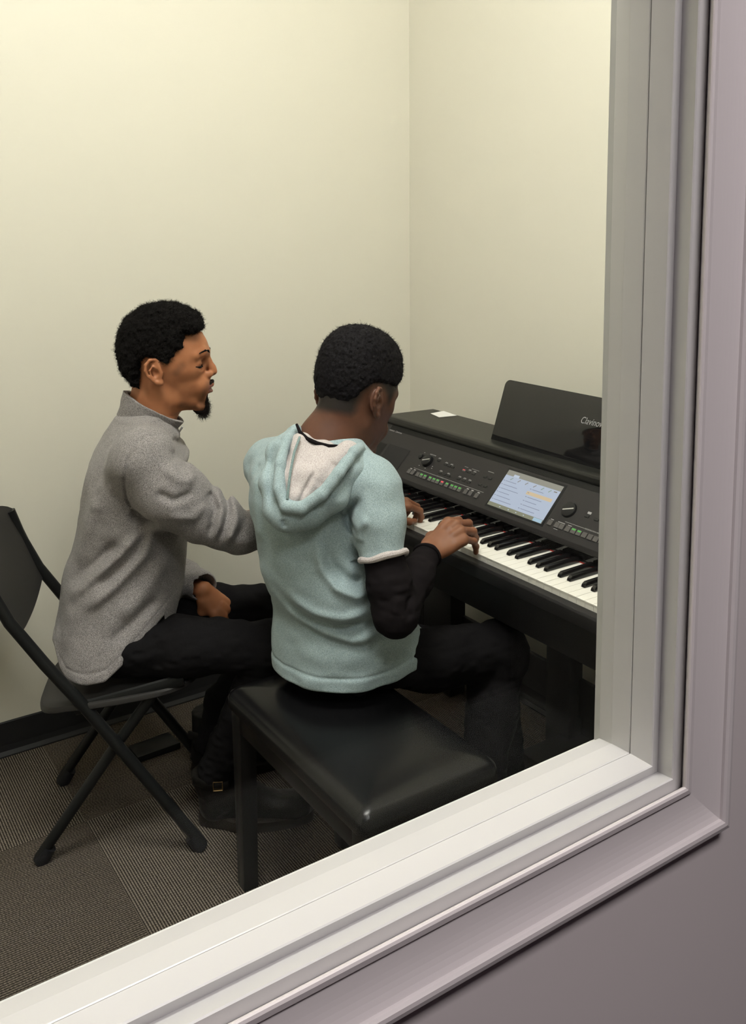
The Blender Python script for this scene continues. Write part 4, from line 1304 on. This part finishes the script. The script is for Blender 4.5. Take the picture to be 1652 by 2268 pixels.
# boots
def boot(o, az, name='boot', buckle=True, shaft=(6, 188)):
    F = Field(.0024); S = Sp(F, o, frame(az))
    S.cap((38, 0, 70), (shaft[0]+14, 0, shaft[1]), 47, 47, k=10)
    S.ell((34, 0, 48), (44, 37, 46), k=14)
    S.chain([(52, 0, 82), (110, 0, 62), (160, 0, 48)], [44, 40, 34], k=18)
    S.ell((212, 0, 40), (62, 45, 33), k=16, p=2.3)
    S.ell((120, 0, 38), (90, 36, 30), k=16)
    S.f.put(lambda x, y, z: z-.024-o[2]+0*x+0*y, S.o-.35, (S.o[0]+.35, S.o[1]+.35, o[2]+.024), .003, 'cut')
    S.f.put(lambda x, y, z: S.o[2]+shaft[1]*.001-z+0*x+0*y, S.o-.12, S.o+np.array([.12, .12, .26]), .006, 'cut')
    F.disp(lambda x, y, z: vnoise(x, y, z, .03, 0)*.0018 + vnoise(x, y, z, .011, 1)*.0007)
    bt = F.build(name, M['boot'], man, 1)
    b = MB(); w = S.w
    ol = []
    for k in range(40):
        a = 2*PI*k/40; c_, s_ = math.cos(a), math.sin(a)
        x = 132 + 146*math.copysign(abs(c_)**.85, c_); half = 44 + 8*math.sin(min(max((x-20)/230, 0), 1)*PI) - 8*(1 if x < 60 else 0)
        ol.append((x, half*math.copysign(abs(s_)**.8, s_)))
    rows = [[w((132+(x-132)*q, y*q, z)) for x, y in ol] for q, z in ((.97, 1), (1, 4), (1, 20), (.985, 27), (.90, 30))]
    b.grid(rows, closeu=True); m_ = len(ol)
    b.f.append(list(range(m_))); b.m.append(0); b.sm.append(False)
    b.f.append([4*m_+i for i in range(m_)]); b.m.append(0); b.sm.append(False)
    b.build('sole', M['sole'], bt)
    for k in range(5):
        x = 66+k*20; z = 122-k*15.5
        b = MB(); b.tube([w((x-4, -24, z-12)), w((x+2, -12, z-1)), w((x, 0, z+3)), w((x+2, 12, z-1)), w((x-4, 24, z-12))], .0026, 6); b.build('lace', M['chair_foot'], bt)
    if buckle:
        b = MB(); b.tube([w((70, -45, 128)), w((45, -50, 128)), w((10, -48, 132)), w((-18, -30, 134))], .011, 8, flat=.28, up=(0,0,1)); b.build('strap', M['boot'], bt)
        b = MB(); b.tube([w((56, -51, 118)), w((56, -51, 140)), w((34, -53, 140)), w((34, -53, 118)), w((56, -51, 118))], .0016, 6); b.build('buckle', M['brass'], bt)
    return bt
boot((.838, 2.052, 0), R(-31), shaft=(4, 140))
boot((.905, 2.262, 0), R(-20), shaft=(26, 180))
# ================================================================== the youth in the teal hoodie
AB = R(17)
Fb = np.array([math.cos(AB), math.sin(AB), 0]); Lb = np.array([-math.sin(AB), math.cos(AB), 0])
BO = np.array((1.0619,1.6943,1.1128))
BR_ = frame(R(20), R(20), R(0))
F = Field(.0019)
S = Sp(F, BO, BR_, .98)
head(S, {'flat': 1, 'xf': [58, 92, 106, 112, 113, 124, 126, 118, 111, 109, 108, 115, 119, 118, 112]})
bn = np.array((1.0068,1.7049,1.0201))
F.cap(S.w((-22, 0, -30)), bn, .047, .055, k=.03)
F.cap(S.w((12, 0, -52)), bn + Fb*.03, .038, .045, k=.03)
bpel = np.array([1.045, 1.70, .55])
F.cap(bn, bpel, .06, .075, k=.04)
sR = np.array((1.0365,1.5654,0.9468)); eR = np.array((1.0262,1.4704,0.7103)); wR = np.array((1.1931,1.5808,0.7741))
sL = np.array((0.9566,1.8716,0.9414)); eL = np.array([1.06, 1.885, .695]); wL = np.array([1.250, 1.874, .790])
F.cap(bn - Um*.05, sR, .045, .04, k=.04); F.cap(bn - Um*.05, sL, .045, .04, k=.04)
F.chain([sR, eR, wR], [.038, .032, .0225], k=.02)
F.chain([sL, eL, wL], [.038, .032, .0225], k=.02)
bkR = np.array((1.3842,1.5584,0.5018)); baR = np.array((1.2981,1.5159,0.2393)); bkL = np.array([1.45, 1.65, .435]); baL = np.array([1.45, 1.60, .10])
bhR = bpel - Lb*.07 - Um*.02; bhL = bpel + Lb*.07 - Um*.02
F.chain([bhR, bkR, baR], [.04, .036, .03], k=.02); F.chain([bhL, bkL, baL], [.04, .036, .03], k=.02)
# playing hands
tipR = np.array((1.3652,1.6102,0.7420))
xR = np.array((1.3243,1.5930,0.8316)) - wR
HB = Sp(F, wR, basis(xR, np.array([-.30, -.35, .9])), 1.06)
hR_, tR_ = hand(HB, 1, [(38, 34, 20), (38, 38, 22), (40, 38, 22), (46, 30, 18)], spread=(4, 0, -5, -10), thumb=[(20, 20, -8), (48, 38, -22), (70, 40, -38), (86, 34, -52)])
tL = np.array([1.362, 1.842, .742])
HBl = Sp(F, wL, basis(np.array([.95, -.04, .06]), np.array([-.25, -.35, 1])), .92)
hL_, tL_ = hand(HBl, -1, [(30, 42, 26), (36, 46, 28), (42, 46, 28), (44, 40, 30)], thumb=[(20, 20, -8), (52, 40, -20), (84, 46, -36), (108, 40, -44)])
def boy_sel(c):
    q = ((c - S.o) @ S.R)/S.k
    out = np.zeros(len(c), int)
    out[np.linalg.norm(c-wR, axis=1) < .26] = 1
    out[(np.linalg.norm(c-wL, axis=1) < .26)] = 1
    near = np.linalg.norm(q, axis=1) < 230
    out[near] = 0
    return out
fadep = [(112, 84), (100, 62), (84, 44), (62, 34), (50, 4), (40, 6), (24, 26), (0, 40), (-24, 40), (-36, 16), (-36, -30), (-44, -40), (-160, -46), (-160, 220), (160, 220), (160, 84)]
def fade(V):
    q = ((V - S.o) @ S.R)/S.k
    d_ = in_poly(fadep, q[:,0], q[:,2])
    return np.where((np.linalg.norm(q, axis=1) < 230) & (np.abs(q[:,1]) < 80), np.clip(.25-d_/16, 0, 1.2), 0)
boy = F.build('person', [M['skin_boy'], M['skin_boy_hand']], None, 1, boy_sel, fade)
tag(boy, 'seated person with short faded black hair in a light teal hoodie, playing the keys', 'person')
# hair: thick on top, faded at the sides and nape
F = Field(.0020)
Sh = Sp(F, BO, BR_, .98)
Sh.ell((15, 0, 72), (110, 84, 104), p=2.3)
Sh.ell((11, 0, 44), (97, 78.5, 90), k=20)
# keep the face, ears and neck clear
Sh.f.put(lambda x, y, z: 0*x+0*y+0*z-1, (0,0,0), (0,0,0))
o_, RRb, kb = Sh.o, Sh.R, Sh.k
linep = [(125, 86), (112, 84), (98, 74), (84, 62), (60, 52), (20, 50), (-20, 46), (-42, 24), (-56, -20), (-140, -48), (-140, 220), (160, 220), (160, 86)]
def facecut(x, y, z):
    px, py, pz = x-o_[0], y-o_[1], z-o_[2]
    u = (px*RRb[0,0]+py*RRb[1,0]+pz*RRb[2,0])/kb; w_ = (px*RRb[0,2]+py*RRb[1,2]+pz*RRb[2,2])/kb
    return -in_poly(linep, u, w_)*kb
F.put(facecut, Sh.o-.2, Sh.o+.2, .014, 'cut')
F.disp(lambda x, y, z: vnoise(x, y, z, .0055, 1)*.0017 + vnoise(x, y, z, .0028, 2)*.0009)
tb = NT('hair_fade')
tb.color(tb.mix(tb.noise(700, 2, .7), (.0035, .0032, .0042, 1), (.010, .0085, .0105, 1)))
tb.set(Roughness=.7); tb.b.inputs['Specular IOR Level'].default_value = .12
tb.bump(tb.noise(420, 3, .7), .8, .0015)
bh = F.build('hair', tb.m, boy, 0)
p_, n_ = surf_samples(bh.data, 5000, 8, lambda c: ((c-Sh.o) @ Sh.R)[:, 2]/kb > 30)
curls('curls', p_-n_*.001, n_, .0040, .00035, M['hair_strand'], bh, 9, 1.3, .0014, 4, 3)
# nails on the visible fingertips
def nail(Sp_, pts, a, sp, r):
    tip = pts[-1]; d = np.array([math.cos(a)*math.cos(sp), math.cos(a)*math.sin(sp), -math.sin(a)])
    nrm = np.array([math.sin(a)*math.cos(sp), math.sin(a)*math.sin(sp), math.cos(a)]); sd = np.cross(nrm, d)
    b = MB(); rows = []
    for i in range(5):
        t_ = -9 + 12*i/4
        rows.append([Sp_.w(tip + d*t_ + sd*(r*.8*math.sin(q)) + nrm*(r*.98*math.cos(q)+.4 - (1.2 if i == 4 else 0))) for q in np.linspace(-.8, .8, 7)])
    b.grid(rows); return b.build('fingernail', M['nail'], boy)
for pts, a, sp in hR_: nail(HB, pts, a, sp, 6.6)
for pts, a, sp in hL_: nail(HBl, pts, a, sp, 6.6)

# --- hoodie
EX = .895
def lev2(pl, pr, asp=.74):
    pl, pr = np.array(pl), np.array(pr); c = (pl+pr)/2; E_ = np.linalg.norm((pr-pl)[:2])/2; b_ = E_/EX
    return [c[2], c[0], c[1], b_*asp, b_]
lv = [lev2((0.9451,1.7596,1.0312), (1.0689,1.6773,1.0301)), lev2((0.9082,1.7796,1.0010), (1.0847,1.6622,0.9994)), lev2((0.8782,1.7941,0.9649), (1.0903,1.6531,0.9630)), lev2((0.8663,1.7932,0.9059), (1.0801,1.6510,0.9040)),
      lev2((0.8697,1.7763,0.8075), (1.0784,1.6374,0.8056)), lev2((0.8771,1.7582,0.7188), (1.0908,1.6160,0.7169)), [.650, 1.028, 1.695, .128, .150],
      [.590, 1.048, 1.700, .160, .158], [.527, 1.072, 1.705, .190, .162]]
F = Field(.0025)
loft(F, lv, AB, e=2.25)
# shoulders and short sleeves
F.chain([np.array((1.0041,1.7045,1.0055)), np.array((1.0388,1.5824,0.9492))], [.050, .058], k=.05)
F.chain([np.array((1.0376,1.5705,0.9454)), np.array((1.0333,1.5410,0.8906)), np.array((1.0241,1.5132,0.8252))], [.060, .052, .0455], k=.03)
F.chain([np.array((1.0041,1.7045,1.0055)), np.array((0.9512,1.8651,0.9543))], [.050, .052], k=.05)
upL = sL + (eL-sL)*.62
F.chain([sL, upL], [.054, .050], k=.03)
axR = (eR-sR)/np.linalg.norm(eR-sR); axL = (eL-sL)/np.linalg.norm(eL-sL)
cR_ = np.array((1.0242,1.5102,0.8222))
def planecut(F, c, ax, r):
    F.put(lambda x, y, z: np.maximum(-((x-c[0])*ax[0]+(y-c[1])*ax[1]+(z-c[2])*ax[2]), np.sqrt((x-c[0])**2+(y-c[1])**2+(z-c[2])**2)-r), c-r, c+r, .002, 'cut')
tiltR = axR + np.array([.0, 0, 0]) - Fb*.0; 
planecut(F, cR_, axR, .075)
fd = []
fl_([(0.9152,1.5952,0.8502), (0.9203,1.5836,0.7949), (0.9430,1.5630,0.7579), (0.9762,1.5378,0.7373), (1.0074,1.5177,0.7407)], .012, .010, 2.05)
fl_([(0.9296,1.5836,0.8363), (0.9379,1.5716,0.7929), (0.9665,1.5480,0.7623), (0.9929,1.5291,0.7528)], .014, -.008, 2.05)
fl_([(0.8506,1.6203,0.7311), (0.8960,1.5853,0.6984), (0.9494,1.5484,0.6887), (1.0044,1.5136,0.7002)], .013, .010, 2.05)
fl_([(0.8429,1.6224,0.7109), (0.8864,1.5879,0.6736), (0.9321,1.5562,0.6640), (0.9714,1.5314,0.6729)], .012, -.008, 2.05)
fl_([(0.8397,1.6214,0.6897), (0.8933,1.5816,0.6616), (0.9609,1.5329,0.6361), (1.0158,1.4980,0.6467)], .012, .009, 2.05)
fl_([(0.9319,1.5559,0.6612), (0.9787,1.5257,0.6673), (1.0179,1.5008,0.6743)], .009, -.008, 2.05)
fl_([(0.8550,1.6078,0.6665), (0.9143,1.5634,0.6328), (0.9750,1.5208,0.6176), (1.0144,1.4962,0.6283)], .009, -.006, 2.05)
fl_([(0.9783,1.5560,0.8681), (0.9727,1.5639,0.8958), (0.9787,1.5626,0.9141), (0.9996,1.5535,0.9462)], .009, -.012, 1.95)
fl_([(0.9889,1.5469,0.8542), (0.9890,1.5516,0.8864), (1.0088,1.5426,0.9139)], .010, .007, 1.95)
fl_([(0.8612,1.7703,0.9726), (0.8602,1.7594,0.8951), (0.8674,1.7430,0.8175)], .012, .006, 2.3)
fl_([(0.8357,1.6591,0.9246), (0.8372,1.6457,0.8417), (0.8465,1.6272,0.7587)], .022, .006, 2.2)
# raglan seams and waistband seam as fine sunk lines
fl_([(0.9520,1.5872,0.9604), (0.9598,1.5745,0.9097), (0.9696,1.5629,0.8755), (0.9812,1.5520,0.8542)], .0036, -.0042, 2.0)
fl_([(0.8731,1.7635,0.9803), (0.8601,1.7689,0.9581), (0.8527,1.7705,0.9359)], .0036, -.0036, 2.4)
folds(F, R(57), fd)
F.disp(lambda x, y, z: vnoise(x, y, z*1.5, .045, 0)*.0030 + vnoise(x, y, z, .018, 2)*.0008)
wb = lv[-1][0]+.026
F.disp(lambda x, y, z: .0028*np.exp(-((z-wb)/.0028)**2) - .002*(z < wb))
hoodie = F.build('hoodie', M['teal'], boy, 1)
# rolled pale cuffs
def ringtube(name, c, ax, r, t, mat, parent, n=40, wob=.002, seed=1, ecc=1.0, tilt=0.0):
    ax = ax/np.linalg.norm(ax); a = np.cross(ax, Um); a /= np.linalg.norm(a); b_ = np.cross(ax, a)
    rs = np.random.RandomState(seed); ph = rs.rand(3)*6
    bm_ = MB(); P = []; rr = []
    for k in range(n+1):
        q = 2*PI*k/n
        P.append(c + (a*math.cos(q) + b_*math.sin(q)*ecc)*r + ax*(wob*math.sin(2*q+ph[0]) + wob*.5*math.sin(5*q+ph[1]) + tilt*math.sin(q)))
        rr.append(t*(1+.12*math.sin(4*q+ph[2])))
    bm_.tube(P, rr, 10, cap=False)
    return bm_.build(name, mat, parent)
ringtube('rolled_cuff', cR_, axR, .0465, .0068, M['lining'], boy)
ringtube('rolled_cuff', upL, axL, .0490, .0068, M['lining'], boy, seed=3)
# hood lying on the back: teal rim and bag, pale lining inside
F = Field(.0024)
rim = [np.array(p) for p in ((0.9402,1.7190,1.0613), (0.9006,1.6888,1.0476), (0.8629,1.6476,1.0085), (0.8432,1.6180,0.9665), (0.8467,1.5932,0.9374), (0.8673,1.5673,0.9366), (0.9032,1.5498,0.9624), (0.9430,1.5450,1.0016), (0.9885,1.5619,1.0343), (1.0310,1.6058,1.0311))]
bag = [np.array(p) for p in ((0.9337,1.7216,1.0498), (0.8939,1.7015,1.0217), (0.8605,1.6729,0.9651), (0.8570,1.6442,0.9198), (0.8657,1.6181,0.9050), (0.9024,1.5895,0.9171), (0.9440,1.5725,0.9481), (0.9900,1.5789,0.9925), (1.0345,1.6132,1.0155))]
F.chain(bag, [.018, .024, .026, .026, .026, .025, .026, .024, .017], k=.03)
F.chain(rim, [.010, .0115, .0125, .0125, .0130, .0130, .0125, .0125, .0115, .010], k=.006)
F.disp(lambda x, y, z: vnoise(x, y, z, .03, 1)*.0022)
hb_ = []
hb_.append(([(0.8559,1.6642,1.0488), (0.8452,1.6624,0.9890), (0.8481,1.6509,0.9245)], .007, -.006, None))
hb_.append(([(0.9895,1.5708,1.0172), (0.9586,1.5836,0.9650), (0.9203,1.6021,0.9193)], .0035, -.003, None))
hb_.append(([(0.8394,1.5941,0.9105), (0.8418,1.5898,0.8926)], .006, -.006, None))
folds(F, R(57), hb_)
hood = F.build('hood', M['teal'], boy, 1)
F = Field(.0024)
lc0 = [np.array(p) for p in ((0.9315,1.6786,1.0356), (0.8824,1.6363,0.9795), (0.8680,1.6112,0.9498))]
lc1 = [np.array(p) for p in ((0.9986,1.6025,1.0266), (0.9382,1.5940,0.9849), (0.8838,1.5965,0.9460))]
lc2 = [np.array(p) for p in ((0.9625,1.6434,1.0187), (0.9084,1.6166,0.9798), (0.8753,1.6057,0.9452))]
F.chain(lc0, [.026, .024, .018], k=.02); F.chain(lc1, [.024, .022, .018], k=.02); F.chain(lc2, [.030, .026, .018], k=.02)
folds(F, R(57), [([(0.9266,1.6103,1.0021), (0.9041,1.6191,0.9608), (0.8856,1.6252,0.9196)], .005, -.007, None), ([(0.8837,1.6457,1.0485), (0.8746,1.6429,0.9887), (0.8696,1.6393,0.9427)], .004, -.004, None), ([(0.9624,1.5886,1.0156), (0.9280,1.6046,0.9698)], .012, -.006, None)])
F.disp(lambda x, y, z: vnoise(x, y, z, .02, 0)*.0014)
F.build('hood_lining', M['lining'], boy, 1)
b = MB(); b.tube([(0.9307,1.6973,1.0762), (0.9279,1.6790,1.0632), (0.9338,1.6589,1.0517), (0.9465,1.6397,1.0440), (0.9640,1.6213,1.0393), (0.9843,1.6113,1.0385)], [.003, .004, .0045, .0045, .004, .003], 8); b.build('shirt_neckline', M['black_knit'], boy)
b = MB(); b.tube([(0.9153,1.6565,1.0584), (0.8872,1.6296,1.0370), (0.8651,1.6077,1.0027), (0.8513,1.5928,0.9711), (0.8471,1.5894,0.9541)], .0028, 8); b.build('hood_seam', M['seam'], boy)
# black long sleeves under the hoodie
F = Field(.0024)
F.chain([cR_ - axR*.03, eR*.5+cR_*.5, eR], [.0415, .0435, .0430], k=.02)
F.chain([eR, eR*.45+wR*.55, wR - (wR-eR)*.06], [.0420, .0375, .0285], k=.02)
folds(F, R(57), [([(1.0666,1.4808,0.7568), (1.0594,1.4821,0.7338), (1.0635,1.4767,0.7153)], .006, -.006, None), ([(1.0480,1.4945,0.7661), (1.0375,1.4960,0.7294)], .010, .004, None)])
F.disp(lambda x, y, z: vnoise(x, y, z*2, .02, 1)*.0020)
slv = F.build('long_sleeve', M['black_knit'], boy, 1)
ringtube('sleeve_cuff', wR - (wR-eR)*.05, wR-eR, .0290, .0042, M['black_knit'], boy, wob=.0008)
F = Field(.0030)
F.chain([upL - axL*.03, eL], [.041, .040], k=.02); F.chain([eL, wL - (wL-eL)*.05], [.040, .028], k=.02)
F.build('long_sleeve', M['black_knit'], boy, 1)
# trousers
F = Field(.0035)
F.ell(bpel + np.array([0, 0, -.012]), (.118, .140, .060), np.stack([Fb, Lb, Um], 1), p=2.5)
F.chain([bhR - Um*.006, (bhR+bkR)/2 - Um*.004, bkR], [.054, .066, .066], k=.03)
F.chain([bkR, bkR*.6+baR*.4, baR], [.062, .058, .050], k=.02)
F.chain([bhL - Um*.006, (bhL+bkL)/2, bkL], [.054, .056, .050], k=.03)
F.chain([bkL, baL], [.052, .044], k=.02)
F.disp(lambda x, y, z: vnoise(x*1.6, y, z*.8, .05, 2)*.0060 + vnoise(x, y, z*2.2, .022, 1)*.0022)
F.put(lambda x, y, z: z-.485+0*x+0*y, (.80, 1.25, .40), (1.12, 1.815, .485), .004, 'cut')
F.build('trousers', M['denim'], boy, 1)
# shoes
def shoe(o, az):
    F = Field(.003); S = Sp(F, o, frame(az), .95)
    S.chain([(30, 0, 62), (90, 0, 52), (150, 0, 40)], [38, 36, 30], k=16); S.ell((200, 0, 34), (58, 42, 28), k=14); S.ell((30, 0, 40), (38, 34, 36), k=10)
    S.f.put(lambda x, y, z: z-.018+0*x+0*y, S.o-.35, (S.o[0]+.35, S.o[1]+.35, .018), .003, 'cut')
    bt = F.build('shoe', M['boot'], boy, 1)
    b = MB(); ol = [(118+132*math.copysign(abs(math.cos(a))**.85, math.cos(a)), 42*math.copysign(abs(math.sin(a))**.8, math.sin(a))) for a in np.linspace(0, 2*PI, 33)[:-1]]
    rows = [[S.w((x, y, z)) for x, y in ol] for z in (1, 22)]
    b.grid(rows, closeu=True); m_ = len(ol); b.f += [list(range(m_)), [m_+i for i in range(m_)]]; b.m += [0, 0]; b.sm += [False, False]
    b.build('sole', M['sole'], bt)
shoe((baR[0]-.03, baR[1], 0), R(5)); shoe((baL[0]-.03, baL[1]+.02, 0), R(10))
# ------------------------------------------------------------------ camera
cam = bpy.data.cameras.new('camera'); co = bpy.data.objects.new('camera', cam); C.objects.link(co)
yaw, pitch, roll = .5861034, .1237257, -.0074965
f = Vector((math.sin(yaw)*math.cos(pitch), math.cos(yaw)*math.cos(pitch), -math.sin(pitch)))
r = Vector((math.cos(yaw), -math.sin(yaw), 0)); u = r.cross(f)
r2 = r*math.cos(roll) + u*math.sin(roll); u2 = -r*math.sin(roll) + u*math.cos(roll)
m = Matrix((r2, u2, -f)).transposed().to_4x4(); m.translation = Vector((0, 0, 1.489))
co.matrix_world = m
cam.sensor_fit = 'VERTICAL'; cam.sensor_height = 36; cam.lens = 2048.28/2268*36
cam.shift_y = -(1134-759.83)/2268
cam.clip_start = .02
scn.camera = co
scn.view_settings.view_transform = 'Standard'; scn.view_settings.look = 'None'
scn.view_settings.gamma = 1; scn.view_settings.exposure = 0
